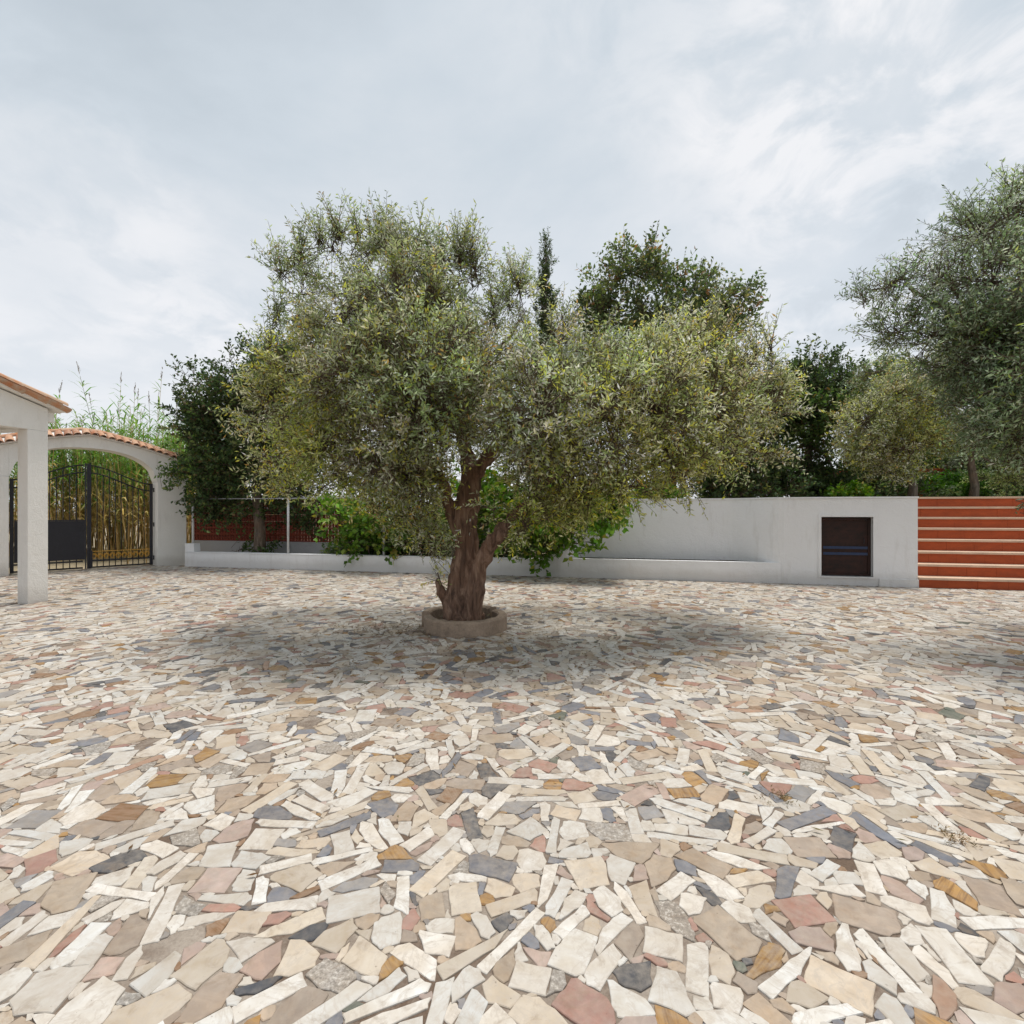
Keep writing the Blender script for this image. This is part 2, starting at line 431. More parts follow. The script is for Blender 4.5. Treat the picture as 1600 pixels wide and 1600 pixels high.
# ---- broken-stone pattern on a torus of side T, packed by clipping oriented blanks against what is already laid
T = 6.4; RES = 0.0095; NG = int(T/RES)
occ = np.zeros((NG, NG), bool)
STONES = []
def clip_poly(poly, nx, ny, c):
    out = []
    n = len(poly)
    for i in range(n):
        ax, ay = poly[i]; bx, by = poly[(i+1) % n]
        da = ax*nx+ay*ny-c; db = bx*nx+by*ny-c
        if da <= 0: out.append((ax, ay))
        if (da < 0 < db) or (db < 0 < da):
            t = da/(da-db); out.append((ax+(bx-ax)*t, ay+(by-ay)*t))
    return out
def poly_area(p):
    a = 0.0
    for i in range(len(p)):
        a += p[i][0]*p[(i+1) % len(p)][1]-p[(i+1) % len(p)][0]*p[i][1]
    return a/2
prng = random.Random(5)
def try_place(cx, cy, ang, hw, hh, planes, gap, amin, frac, kind, recenter):
    rr = math.hypot(hw, hh)+0.03
    k = int(rr/RES)+1
    for it in range(2 if recenter else 1):
        ix, iy = int(cx/RES), int(cy/RES)
        xs = np.arange(ix-k, ix+k+1); ys = np.arange(iy-k, iy+k+1)
        sub = occ[np.ix_(ys % NG, xs % NG)]
        X, Y = np.meshgrid((xs+0.5)*RES-cx, (ys+0.5)*RES-cy)
        ca, sa = math.cos(ang), math.sin(ang)
        LX = X*ca+Y*sa; LY = -X*sa+Y*ca
        px, py = LX[sub], LY[sub]
        hp = [(1, 0, hw), (-1, 0, hw), (0, 1, hh), (0, -1, hh)]+planes
        keep = np.ones(px.shape, bool)
        for nx, ny, c in hp: keep &= (px*nx+py*ny) < c+gap
        px, py = px[keep], py[keep]
        n = 0
        while px.size and n < 10:
            q = (px/hw)**2+(py/hh)**2
            j = int(np.argmin(q))
            nx, ny = px[j]/hw**2, py[j]/hh**2
            L = math.hypot(nx, ny)
            if L < 1e-6: return False
            nx /= L; ny /= L
            c = px[j]*nx+py[j]*ny-gap
            if c < 0.006: return False
            hp.append((nx, ny, c))
            kk = (px*nx+py*ny) < c+gap-1e-6
            px, py = px[kk], py[kk]; n += 1
        poly = [(-1, -1), (1, -1), (1, 1), (-1, 1)]
        for nx, ny, c in hp:
            poly = clip_poly(poly, nx, ny, c)
            if len(poly) < 3: return False
        if recenter and it == 0:
            gx = sum(p[0] for p in poly)/len(poly); gy = sum(p[1] for p in poly)/len(poly)
            cx += gx*ca-gy*sa; cy += gx*sa+gy*ca
    a = poly_area(poly)
    if a < amin or a < frac*4*hw*hh: return False
    # drop slivers and merge near-coincident corners
    pp = []
    for p in poly:
        if not pp or math.hypot(p[0]-pp[-1][0], p[1]-pp[-1][1]) > 0.006: pp.append(p)
    if math.hypot(pp[0][0]-pp[-1][0], pp[0][1]-pp[-1][1]) < 0.006: pp.pop()
    if len(pp) < 3: return False
    per = sum(math.hypot(pp[i][0]-pp[i-1][0], pp[i][1]-pp[i-1][1]) for i in range(len(pp)))
    if a/per < 0.0042: return False
    ins = np.ones(LX.shape, bool)
    for nx, ny, c in hp: ins &= (LX*nx+LY*ny) < c
    iy_, ix_ = np.nonzero(ins)
    occ[(ys[iy_]) % NG, (xs[ix_]) % NG] = True
    wp = [(cx+p[0]*ca-p[1]*sa, cy+p[0]*sa+p[1]*ca) for p in pp]
    mx = sum(p[0] for p in wp)/len(wp); my = sum(p[1] for p in wp)/len(wp)
    STONES.append(((mx % T, my % T), [(p[0]-mx, p[1]-my) for p in wp], kind, a))
    return True
def rand_planes(hw, hh, n):
    out = []
    for _ in range(n):
        a = prng.uniform(0, 2*math.pi); nx, ny = math.cos(a), math.sin(a)
        sup = abs(nx)*hw+abs(ny)*hh
        out.append((nx, ny, sup*prng.uniform(0.62, 0.92)))
    return out
for i in range(6200):                                     # big blanks first
    u = prng.random()
    if u < 0.55: hw, hh, pln, kd = prng.uniform(0.075, 0.175), prng.uniform(0.022, 0.040), [], 'strip'
    elif u < 0.76: hw, hh, pln, kd = prng.uniform(0.060, 0.120), prng.uniform(0.044, 0.072), [], 'slab'
    else:
        hw, hh, kd = prng.uniform(0.06, 0.12), prng.uniform(0.048, 0.088), 'slab'
        pln = rand_planes(hw, hh, prng.randint(2, 4))
    a = prng.uniform(0, math.pi)
    if kd != 'slab' and prng.random() < 0.35:
        s_ = 0.5*prng.uniform(0.9, 1.1); t_ = prng.choice((-1, 1))*s_
        nx, ny = math.cos(t_), math.sin(t_)
        pln = [(nx, ny, hw*nx*0.94)]
    try_place(prng.uniform(0, T), prng.uniform(0, T), a, hw, hh, pln, prng.choice((0.002, 0.0035, 0.006, 0.010)), 0.0026, 0.50, kd, False)
for stage, (n, amin, hmax) in enumerate(((5500, 0.0038, 0.13), (6000, 0.0014, 0.10), (7500, 0.00040, 0.06))):
    free = np.flatnonzero(~occ)
    for i in range(n):
        if i % 250 == 0: free = np.flatnonzero(~occ)
        c_ = int(free[prng.randrange(len(free))])
        hw = prng.uniform(0.6, 1.0)*hmax; hh = hw*prng.uniform(0.45, 0.95)
        pln = rand_planes(hw, hh, prng.randint(0, 3))
        try_place((c_ % NG+0.5)*RES, (c_//NG+0.5)*RES, prng.uniform(0, math.pi), hw, hh, pln, prng.uniform(0.001, 0.006), amin, 0.0,
                  'slab' if stage == 0 else 'chip', True)
print('stones per tile', len(STONES), 'cover', occ.mean())

SM = {k: stone_mat('stone_'+k, k) for k in ('marble', 'plain', 'strata', 'speckle')}
SMK = list(SM.keys())
PAL = [  # weight, material, colour
    (34, 'marble', (0.66, 0.635, 0.595)), (18, 'marble', (0.57, 0.495, 0.405)), (11, 'plain', (0.48, 0.385, 0.295)), (6, 'plain', (0.48, 0.365, 0.315)),
    (7, 'plain', (0.40, 0.325, 0.265)), (6.0, 'plain', (0.41, 0.235, 0.19)), (5.5, 'plain', (0.20, 0.21, 0.245)), (3.5, 'plain', (0.31, 0.30, 0.30)),
    (2.6, 'plain', (0.085, 0.09, 0.105)), (4.0, 'strata', (0.40, 0.235, 0.085)), (2.4, 'strata', (0.29, 0.175, 0.105)),
    (5.0, 'speckle', (0.36, 0.33, 0.30)), (0.5, 'plain', (0.10, 0.125, 0.10))]
PAL_STRIP = [(76, 'marble', (0.70, 0.68, 0.645)), (12, 'marble', (0.60, 0.53, 0.44)), (6, 'plain', (0.20, 0.21, 0.245)), (3, 'plain', (0.09, 0.095, 0.11)), (4, 'plain', (0.44, 0.28, 0.20))]
def pick_col(kind, rng):
    pal = PAL_STRIP if kind == 'strip' else PAL
    w = [p[0] for p in pal]
    p = rng.choices(pal, w)[0]
    j = rng.uniform(0.80, 1.07); hshift = rng.uniform(-0.03, 0.03)
    c = p[2]
    return p[1], (min(0.8, c[0]*j*(1+hshift)), min(0.8, c[1]*j), min(0.8, c[2]*j*(1-hshift)))
crng = random.Random(21)
cand = []
col_c, col_s = math.cos(-R(13)), math.sin(-R(13))
for tx in range(-4, 4):
    for ty in range(-1, 3):
        for (mx, my), poly, kind, area in STONES:
            x = tx*T+mx+2.6; y = ty*T+my+0.3
            if y < 0.9 or abs(x) > y*1.0+2.2: continue
            s, wy = wall_local(x, y)
            if wy > -0.07: continue
            ax, ay = arch_local(x, y)
            if ay > -0.07 and not (0.05 < ax < 2.88 and ay < 0.5): continue
            if (x-PLANTER.x)**2+(y-PLANTER.y)**2 < 0.58**2: continue
            dx, dy = x-HOUSE_C.x, y-HOUSE_C.y
            hx, hy = dx*col_c+dy*col_s, -dx*col_s+dy*col_c
            if -0.30 < hx < 0.07 and -0.07 < hy < 0.37: continue
            infr = abs(x) < y*0.98 and y > 1.52
            cand.append((area/(y**3) if infr else 0.0, x, y, poly, kind))
cand.sort(key=lambda c: -c[0])
print('stones in all', len(cand))
def stone_geo(poly, fine, rng):
    """outline of one stone: slightly broken edges, eased rim"""
    pts = []
    n = len(poly)
    for i in range(n):
        a, b = poly[i], poly[(i+1) % n]
        L = math.hypot(b[0]-a[0], b[1]-a[1])
        if fine and L > 0.03:
            # knock the corner off a little
            t = min(0.25, 0.0025/L)
            pts.append((a[0]+(b[0]-a[0])*t, a[1]+(b[1]-a[1])*t))
            m_ = 1 if L < 0.09 else 2
            nx, ny = (b[1]-a[1])/L, -(b[0]-a[0])/L
            for q in range(1, m_+1):
                tt = q/(m_+1)+rng.uniform(-0.12, 0.12)
                o = rng.uniform(-0.0055, 0.0025)
                pts.append((a[0]+(b[0]-a[0])*tt+nx*o, a[1]+(b[1]-a[1])*tt+ny*o))
            pts.append((a[0]+(b[0]-a[0])*(1-t), a[1]+(b[1]-a[1])*(1-t)))
        else:
            pts.append(a)
    return pts
NIND = 300
sv, sf, smi, stint, srnd = [], [], [], [], []
nst = 0
for idx, (w, x, y, poly, kind) in enumerate(cand):
    mk, colr = pick_col(kind, crng)
    rv = crng.random()
    fine = idx < 1500
    if crng.random() < 0.025 and len(poly) < 7 and kind != 'strip': continue        # a hole filled with bare mortar
    pts = stone_geo(poly, fine, crng)
    zt = 0.0035+crng.random()*0.004
    tx_, ty_ = crng.gauss(0, 0.012), crng.gauss(0, 0.012)
    n = len(pts)
    top = []; ring = []; low = []
    for p in pts:
        r_ = math.hypot(p[0], p[1]) or 1
        ins = 1-0.0028/r_ if fine else 1.0
        z_ = zt+p[0]*tx_+p[1]*ty_
        top.append((p[0]*ins, p[1]*ins, max(0.003, z_)))
        if fine: ring.append((p[0], p[1], max(0.0015, z_-0.0022)))
        low.append((p[0]*1.01, p[1]*1.01, -0.006))
    loops = [top, ring, low] if fine else [top, low]
    verts = [v for l in loops for v in l]
    faces = [tuple(range(n))]
    for li in range(len(loops)-1):
        for i in range(n):
            j = (i+1) % n
            faces.append((li*n+i, (li+1)*n+i, (li+1)*n+j, li*n+j))
    nst += 1
    if nst <= NIND:
        me = bpy.data.meshes.new('stone')
        me.from_pydata(verts, [], faces)
        me.materials.append(SM[mk])
        a = me.attributes.new('tint', 'FLOAT_COLOR', 'POINT'); a.data.foreach_set('color', list(colr+(1.0,))*len(verts))
        a = me.attributes.new('rnd', 'FLOAT', 'POINT'); a.data.foreach_set('value', [rv]*len(verts))
        o = bpy.data.objects.new('stone', me); o.location = (x, y, 0); link(o, paving)
    else:
        b0 = len(sv)
        sv.extend((v[0]+x, v[1]+y, v[2]) for v in verts)
        sf.extend(tuple(i+b0 for i in f) for f in faces)
        smi.extend([SMK.index(mk)]*len(faces))
        stint.extend([colr+(1.0,)]*len(verts)); srnd.extend([rv]*len(verts))
me = bpy.data.meshes.new('paving_stones')
me.from_pydata(sv, [], sf)
for k in SMK: me.materials.append(SM[k])
me.polygons.foreach_set('material_index', smi)
a = me.attributes.new('tint', 'FLOAT_COLOR', 'POINT'); a.data.foreach_set('color', np.array(stint, np.float32).ravel())
a = me.attributes.new('rnd', 'FLOAT', 'POINT'); a.data.foreach_set('value', np.array(srnd, np.float32))
o = link(bpy.data.objects.new('paving_stones', me), paving); o['kind'] = 'stuff'

# ------------------------------------------------------------------ boundary walls
def framed(name, rz=WALL_ANG, at=WALL_A):
    return empty(name, (at.x, at.y, 0), rz)
low = framed('low_wall')
tag(low, 'long low whitewashed wall between the gate pillar and the tall wall', 'wall')
bm = bmesh.new(); box_into(bm, 0.02, S0-0.003, 0.0, 0.22, -0.03, 0.375, 0.0)
obj('wall_body', bm, M['white'], low)
bm = bmesh.new(); box_into(bm, 0.02, S0-0.003, -0.012, 0.235, 0.378, 0.405, 0.008)
obj('coping', bm, M['white'], low)
bm = bmesh.new(); box_into(bm, 0.0, 0.30, 0.02, 0.24, 0.408, 0.63, 0.006)
obj('end_block', bm, M['white'], low)

tall = framed('tall_wall')
tag(tall, 'tall white plastered wall with a ledge and a dark hatch beside the steps', 'wall')
D = 0.62
def ease(t): return t*t*(3-2*t)
front = [(S0, 0.0), (S0+0.16, 0.0)]
for i in range(9):
    t = i/8; front.append((S0+0.16+0.42*math.sin(t*math.pi/2), D*(1-math.cos(t*math.pi/2))))
front.append((S1-1.0, D))
for i in range(1, 11):
    t = i/10; front.append((S1-1.0+1.0*t, D*(1-ease(t))))
HX0, HX1 = wall_s(1283), wall_s(1364)
HZ0, HZ1 = 0.185, 1.40
WH = 1.775
back = [(S2, 0.95), (S0, 0.95)]
# main body: niche part, then pieces round the hatch opening
bm = bmesh.new(); prism_into(bm, front+[(HX0, 0.0), (HX0, 0.95), (S0, 0.95)], -0.03, WH)
obj('niche_wall', bm, M['white'], tall)
bm = bmesh.new()
box_into(bm, HX0, HX1, 0.0, 0.95, HZ1, WH)
box_into(bm, HX0, HX1, 0.0, 0.95, -0.03, HZ0)
box_into(bm, HX0, HX1, 0.3, 0.95, HZ0, HZ1)
box_into(bm, HX1, S2, 0.0, 0.95, -0.03, WH)
obj('end_wall', bm, M['white'], tall)
bm = bmesh.new(); box_into(bm, S0+0.003, S2+0.004, -0.015, 0.958, WH+0.002, WH+0.032, 0.01)
# coping follows only the front part over the hatch; over the niche it is set back
bm.free()
bm = bmesh.new(); prism_into(bm, [(p[0], p[1]-0.018) for p in front]+[(S2+0.012, -0.018), (S2+0.012, 0.97), (S0, 0.97)], WH+0.003, WH+0.035)
obj('coping', bm, M['white'], tall)
bm = bmesh.new(); prism_into(bm, [(S0+0.165, -0.008), (S1-0.06, -0.008), (S1-0.22, 0.13), (S0+0.165, 0.13)], -0.03, 0.435)
obj('ledge', bm, M['white'], tall)
bm = bmesh.new(); prism_into(bm, [(S0+0.20, 0.135)]+[(p[0], p[1]-0.004) for p in front[5:-2]]+[(S1-0.24, 0.135)], 0.30, 0.415)
obj('ledge_soil', bm, M['soil'], tall)
bm = bmesh.new(); box_into(bm, HX1+0.10, S2+0.01, -0.03, -0.003, -0.03, 0.16, 0.01)
obj('plinth', bm, M['white'], tall)
# hatch
bm = bmesh.new()
fw = 0.055
box_into(bm, HX0-fw, HX0, -0.016, 0.05, HZ0-0.03, HZ1+fw)
box_into(bm, HX1, HX1+fw, -0.016, 0.05, HZ0-0.03, HZ1+fw)
box_into(bm, HX0, HX1, -0.015, 0.05, HZ1, HZ1+fw)
box_into(bm, HX0, HX1, -0.03, 0.05, HZ0-0.03, HZ0)
obj('hatch_surround', bm, M['white'], tall)
hatch = empty('hatch_door', (HX0+0.01, 0.075, HZ0+0.01), 0); hatch.parent = tall
hw_, hh_ = HX1-HX0-0.02, HZ1-HZ0-0.02
for z0_, z1_ in ((0.05, 0.47), (0.474, hh_-0.05)):
    box('board', 0.052, hw_-0.052, 0.012, 0.04, z0_, z1_, M['wood_dark'], hatch, 0.003)
bm = bmesh.new()
box_into(bm, 0, 0.05, 0, 0.05, 0, hh_); box_into(bm, hw_-0.05, hw_, 0, 0.05, 0, hh_)
box_into(bm, 0.05, hw_-0.05, 0.001, 0.05, 0, 0.048); box_into(bm, 0.05, hw_-0.05, 0.001, 0.05, hh_-0.048, hh_)
obj('frame', bm, M['wood_dark'], hatch)
for z in (0.42, 0.545):
    box('strap', 0.052, hw_-0.052, 0.0, 0.011, z, z+0.055, M['blue'], hatch, 0.003)
bm = bmesh.new(); tube_into(bm, [(hw_-0.13, 0.006, 0.66), (hw_-0.13, -0.03, 0.67), (hw_-0.13, -0.03, 0.75), (hw_-0.13, 0.006, 0.76)], 0.008, 6)
obj('handle', bm, M['iron'], hatch)

# terrace behind the tall wall
bm = bmesh.new()
tp = [wall_pt(S0+0.02, 0.96), wall_pt(S2, 0.96), wall_pt(S2, 2.72), wall_pt(S2+14, 2.72), wall_pt(S2+14, 22), wall_pt(S0+0.02, 22)]
prism_into(bm, [(p.x, p.y) for p in tp], -0.03, 1.70)
tag(obj('terrace', bm, M['ground']), 'raised planted garden level behind the tall white wall', 'terrace', kind='structure')

# ------------------------------------------------------------------ steps
stair = empty('garden_steps', (*wall_pt(S2+0.012), 0), WALL_ANG)
tag(stair, 'wide flight of garden steps with terracotta risers and pale stone treads', 'steps')
zt_ = [0.0]+[0.205+0.236*k for k in range(8)]
TR = 0.335; SW = 7.5; trn = random.Random(2)
for k in range(8):
    y0 = k*TR
    bm = bmesh.new(); n_ = 15
    for q in range(n_):
        x0_ = SW*q/n_; off_ = trn.uniform(0, 0.004)
        box_into(bm, x0_+0.0015, x0_+SW/n_-0.0015, y0+off_, y0+0.06, zt_[k]-(0.03 if k == 0 else 0.0), zt_[k+1]-0.048)
    obj('riser', bm, M['terracotta'], stair)
    box('tread', -0.003, SW, y0-0.040, y0+(TR-0.001 if k < 7 else 0.60), zt_[k+1]-0.046, zt_[k+1], M['tread'], stair, 0.006)
bm = bmesh.new()
for k in range(8):
    box_into(bm, 0.01, SW-0.01, k*TR+0.062, 8*TR+0.01*k, max(-0.03, zt_[k]-0.046) if k else -0.03, zt_[k+1]-0.049)
obj('core', bm, M['greyplaster'], stair)

# ------------------------------------------------------------------ roof tile mesh
def tile_mesh(mat, r0=0.088, r1=0.072, L=0.42, th=0.013, seg=6):
    bm = bmesh.new()
    rings = []
    for y, r in ((0, r0), (L, r1)):
        o_ = [bm.verts.new((-r*math.cos(math.pi*k/seg), y, r*0.85*math.sin(math.pi*k/seg))) for k in range(seg+1)]
        i_ = [bm.verts.new((-(r-th)*math.cos(math.pi*k/seg), y, (r-th)*0.85*math.sin(math.pi*k/seg))) for k in range(seg+1)]
        rings.append((o_, i_))
    (o0, i0), (o1, i1) = rings
    for k in range(seg):
        bm.faces.new((o0[k], o0[k+1], o1[k+1], o1[k])); bm.faces.new((i0[k], i1[k], i1[k+1], i0[k+1]))
        bm.faces.new((o0[k], i0[k], i0[k+1], o0[k+1])); bm.faces.new((o1[k], o1[k+1], i1[k+1], i1[k]))
    bm.faces.new((o0[0], o1[0], i1[0], i0[0])); bm.faces.new((o0[-1], i0[-1], i1[-1], o1[-1]))
    bmesh.ops.recalc_face_normals(bm, faces=bm.faces[:])
    me = bpy.data.meshes.new('tile'); bm.to_mesh(me); bm.free()
    me.materials.append(mat)
    return me
TILE = tile_mesh(M['rooftile']); TILE_TAN = tile_mesh(M['rooftile_tan'])
def put_tile(parent, loc, ydir, xdir, roll=0.0):
    y_ = Vector(ydir).normalized(); x_ = Vector(xdir); x_ = (x_-y_*x_.dot(y_)).normalized(); z_ = x_.cross(y_)
    m = Matrix((x_, y_, z_)).transposed().to_4x4(); m.translation = Vector(loc)
    o = bpy.data.objects.new('tile', TILE_TAN if parent.name.startswith('roof') else TILE); link(o, parent)
    o.matrix_local = m @ Matrix.Rotation(roll, 4, 'Y')
    return o

# ------------------------------------------------------------------ gate arch
arch = empty('gate_arch', (ARCH_O.x, ARCH_O.y, 0), ARCH_ANG)
tag(arch, 'white masonry gateway arch topped with orange clay roof tiles', 'gateway')
GW = 2.94; TH = 0.56; SPR = 2.34; RISE = 0.80
def ztop(x):
    u = abs(x-GW/2)/(GW/2+0.68)
    return 3.45-0.56*u+0.05*math.sin(u*math.pi)
bm = bmesh.new()
N = 28
xs_ = [GW*i/N for i in range(N+1)]
def zin(x):
    u = (x-GW/2)/(GW/2)
    return SPR+RISE*math.sqrt(max(0, 1-abs(u)**2.3))
for y in (0, 1):
    pass
lo0 = [bm.verts.new((x, 0.0, zin(x))) for x in xs_]; hi0 = [bm.verts.new((x, 0.0, ztop(x))) for x in xs_]
lo1 = [bm.verts.new((x, TH, zin(x))) for x in xs_]; hi1 = [bm.verts.new((x, TH, ztop(x))) for x in xs_]
for i in range(N):
    bm.faces.new((lo0[i], lo0[i+1], hi0[i+1], hi0[i])); bm.faces.new((lo1[i], hi1[i], hi1[i+1], lo1[i+1]))
    bm.faces.new((lo0[i], lo1[i], lo1[i+1], lo0[i+1])); bm.faces.new((hi0[i], hi0[i+1], hi1[i+1], hi1[i]))
bm.faces.new((lo0[0], hi0[0], hi1[0], lo1[0])); bm.faces.new((lo0[-1], lo1[-1], hi1[-1], hi0[-1]))
obj('arch_wall', bm, M['cream'], arch)
for x0, x1 in ((-0.70, -0.002), (GW+0.002, GW+0.70)):
    box('pillar', x0, x1, -0.02, TH+0.02, -0.03, SPR-0.005, M['cream'], arch, 0.008)
    # shoulder above the pillar up to the sloping top
    bm = bmesh.new()
    xa, xb = (x0+0.22, x1) if x0 < 0 else (x0, x1-0.22)
    lo_ = [(xa, SPR+0.0), (xb, SPR+0.0), (xb, ztop(xb)), (xa, ztop(xa))]
    a_ = [bm.verts.new((p[0], 0.0, p[1])) for p in lo_]; b_ = [bm.verts.new((p[0], TH, p[1])) for p in lo_]
    bm.faces.new(a_); bm.faces.new(b_[::-1])
    for i in range(4): bm.faces.new((a_[i], b_[i], b_[(i+1) % 4], a_[(i+1) % 4]))
    obj('shoulder', bm, M['cream'], arch)
    xa, xb = (x0-0.02, x0+0.217) if x0 < 0 else (x1-0.217, x1+0.05)
    box('pillar_cap', xa, xb, -0.035, TH+0.035, SPR+0.002, SPR+0.13, M['cream'], arch, 0.008)
# coping bed and tiles
bm = bmesh.new()
bx_ = [-0.52+(GW+1.04)*i/24 for i in range(25)]
rows = []
for x in bx_:
    z = ztop(x)
    rows.append([bm.verts.new(p) for p in ((x, -0.10, z+0.004), (x, -0.10, z+0.04), (x, TH/2, z+0.20), (x, TH+0.10, z+0.04), (x, TH+0.10, z+0.004))])
for i in range(24):
    for k in range(5):
        bm.faces.new((rows[i][k], rows[i+1][k], rows[i+1][(k+1) % 5], rows[i][(k+1) % 5]))
bm.faces.new(rows[0]); bm.faces.new(rows[-1][::-1])
obj('coping_bed', bm, M['cream'], arch)
x = -0.50; trng = random.Random(3)
while x < GW+0.52:
    dz = (ztop(x+0.05)-ztop(x-0.05))/0.1
    z = ztop(x)
    j = trng.uniform(-0.012, 0.012)
    put_tile(arch, (x+j, -0.19+trng.uniform(-0.015, 0.015), z+0.015), (trng.uniform(-0.03, 0.03), 0.47, 0.185), (1, 0, dz))
    put_tile(arch, (x+j, TH+0.19, z+0.015), (0, -0.47, 0.185), (-1, 0, -dz))
    x += 0.172
x = -0.48
while x < GW+0.40:
    s_ = 1 if x+0.2 < GW/2 else -1
    xa = x if s_ > 0 else x+0.40
    dz = (ztop(xa+s_*0.38)-ztop(xa))
    put_tile(arch, (xa, TH/2, ztop(xa)+0.185), (s_*0.38, 0, dz+0.01), (0, -s_, 0))
    x += 0.36
# side wall continuing past the far pillar of the gateway
bm = bmesh.new(); box_into(bm, -8.0, -0.74, 0.10, 0.34, -0.03, 1.9, 0.01)
sw_ = obj('boundary_wall', bm, M['cream']); sw_.location = (ARCH_O.x, ARCH_O.y, 0); sw_.rotation_euler = (0, 0, ARCH_ANG)
tag(sw_, 'plain white boundary wall running on from the gateway behind the porch', 'wall')

# ------------------------------------------------------------------ gate leaves
def bar_box(name, x0, x1, z0, z1, parent, t=0.018, y=0.0, mat=None):
    return box(name, x0, x1, y-t/2, y+t/2, z0, z1, mat or M['iron'], parent)
def gz_top(x, base=2.27, crown=2.72):
    u = abs(x-GW/2)/(GW/2)
    return base+(crown-base)*(0.5+0.5*math.cos(math.pi*min(1, u)))
GY = 0.36
def gate_leaf(side):
    xh = 0.03 if side < 0 else GW-0.03
    xm = GW/2-0.012 if side < 0 else GW/2+0.012
    g_ = empty('iron_gate', (*arch_pt(xh, GY), 0.0), ARCH_ANG)
    s = 1 if side < 0 else -1
    L = abs(xm-xh)
    def X(x): return (x-xh)
    bm = bmesh.new()
    def vb(x, w, z0, z1): box_into(bm, X(x)-w/2, X(x)+w/2, -0.025, 0.025, z0, z1)
    vb(xh+s*0.035, 0.07, 0.02, gz_top(xh)+0.03)
    vb(xm-s*(0.035 if side > 0 else 0.012), 0.085 if side > 0 else 0.024, 0.02, gz_top(xm)+0.05)
    for z in (0.03, 0.20):
        box_into(bm, min(X(xh+s*0.07), X(xm-s*0.07)), max(X(xh+s*0.07), X(xm-s*0.07)), -0.02, 0.02, z, z+0.04)
    obj('frame', bm, M['iron'], g_)
    for dz in (0.0, -0.19):
        pts = [(X(xh+s*(0.05+(L-0.1)*i/14)), 0, gz_top(xh+s*(0.05+(L-0.1)*i/14))+dz) for i in range(15)]
        tube('top_rail', pts, 0.017, M['iron'], g_, 6)
    nb = 10
    for i in range(1, nb):
        x = xh+s*(0.07+(L-0.14)*i/nb)
        tube('bar', [(X(x), 0, 0.03), (X(x), 0, gz_top(x)-(0.01 if i % 2 else 0.19))], 0.010, M['iron'], g_, 6)
    for z in (0.22, 1.15, 2.12):
        tube('hinge', [(X(xh)-s*0.035, -0.02, z-0.06), (X(xh)-s*0.035, -0.02, z+0.06)], 0.03, M['iron'], g_, 8)
    if side < 0:
        box('panel', X(xh)+0.075, X(xm)-0.027, -0.024, -0.016, 0.27, 1.27, M['iron'], g_)
        bm = bmesh.new(); box_into(bm, X(xh)+0.075, X(xm)-0.027, -0.02, 0.02, 1.272, 1.30)
        obj('middle_rail', bm, M['iron'], g_)
        tag(g_, 'black iron gate leaf with a solid dark panel in its lower half', 'gate', 'pair of iron gate leaves')
    else:
        for i in range(nb):
            x = xh+s*(0.07+(L-0.14)*(i+0.5)/nb)
            pts = []
            for k in range(15):
                a_ = k/14*math.pi*3.1; rr = 0.060*(1-0.035*k)
                pts.append((X(x)+math.cos(a_)*rr, -0.012, 0.335+math.sin(a_)*rr*1.4))
            tube('scroll', pts, 0.010, M['gold'], g_, 5)
        bm = bmesh.new(); box_into(bm, X(xm)+0.06, X(xh)-0.07, -0.012, 0.012, 0.455, 0.475)
        obj('scroll_rail', bm, M['gold'], g_)
        tag(g_, 'black iron gate leaf of open bars with gold scrolls along its foot', 'gate', 'pair of iron gate leaves')
    box('lock_box' if side < 0 else 'drop_bolt', X(xm)-s*0.07-0.03, X(xm)-s*0.07+0.03, -0.045, -0.026, 1.02 if side < 0 else 0.05, 1.18 if side < 0 else 0.5, M['iron'], g_)
gate_leaf(-1); gate_leaf(1)

# ------------------------------------------------------------------ porch of the house
house = empty('house_porch', (HOUSE_C.x, HOUSE_C.y, 0), -R(13))
tag(house, 'white house porch with square column, low gable and clay tile verge', 'porch')
YN, YF = -4.60, 0.30; YM = -2.15; XB = -3.7
def zroof(y): return 3.285+(0.48-y)*0.272 if y > YM else 3.285+(0.48-YM)*0.272-(YM-y)*0.272
BZ = 2.85
for nm, x0, x1, y0, y1 in (('column', -0.22, 0.0, 0.0, 0.30), ('column', -0.22, 0.0, YN, YN+0.3), ('column', XB, XB+0.22, 0.0, 0.30), ('column', XB, XB+0.22, YN, YN+0.3)):
    box(nm, x0, x1, y0, y1, -0.02, BZ, M['cream'], house, 0.006)
def gable(x0, x1, name):
    bm = bmesh.new()
    pr = [(YN, BZ+0.002), (YF, BZ+0.002), (YF, zroof(YF)-0.10), (YM, zroof(YM)-0.10), (YN, zroof(YN)-0.10)]
    a_ = [bm.verts.new((x0, p[0], p[1])) for p in pr]; b_ = [bm.verts.new((x1, p[0], p[1])) for p in pr]
    bm.faces.new(a_); bm.faces.new(b_[::-1])
    for i in range(5): bm.faces.new((a_[i], a_[(i+1) % 5], b_[(i+1) % 5], b_[i]))
    obj(name, bm, M['cream'], house)
gable(-0.22, -0.0, 'gable_wall'); gable(XB, XB+0.22, 'rear_gable')
for y0, y1 in ((0.02, 0.28), (YN+0.02, YN+0.28)):
    box('side_beam', XB+0.22, -0.22, y0, y1, BZ+0.01, 3.20, M['cream'], house)
box('eave_cornice', XB, -0.012, YF+0.003, YF+0.11, 3.02, 3.175, M['cream'], house, 0.01)
bm = bmesh.new()
pr = [(YF+0.20, zroof(YF+0.20)), (YM, zroof(YM)), (YN-0.20, zroof(YN-0.20))]
tv = []
for x in (XB-0.15, 0.12):
    tv.append([bm.verts.new((x, p[0], p[1]-0.075)) for p in pr]+[bm.verts.new((x, p[0], p[1]-0.012)) for p in pr[::-1]])
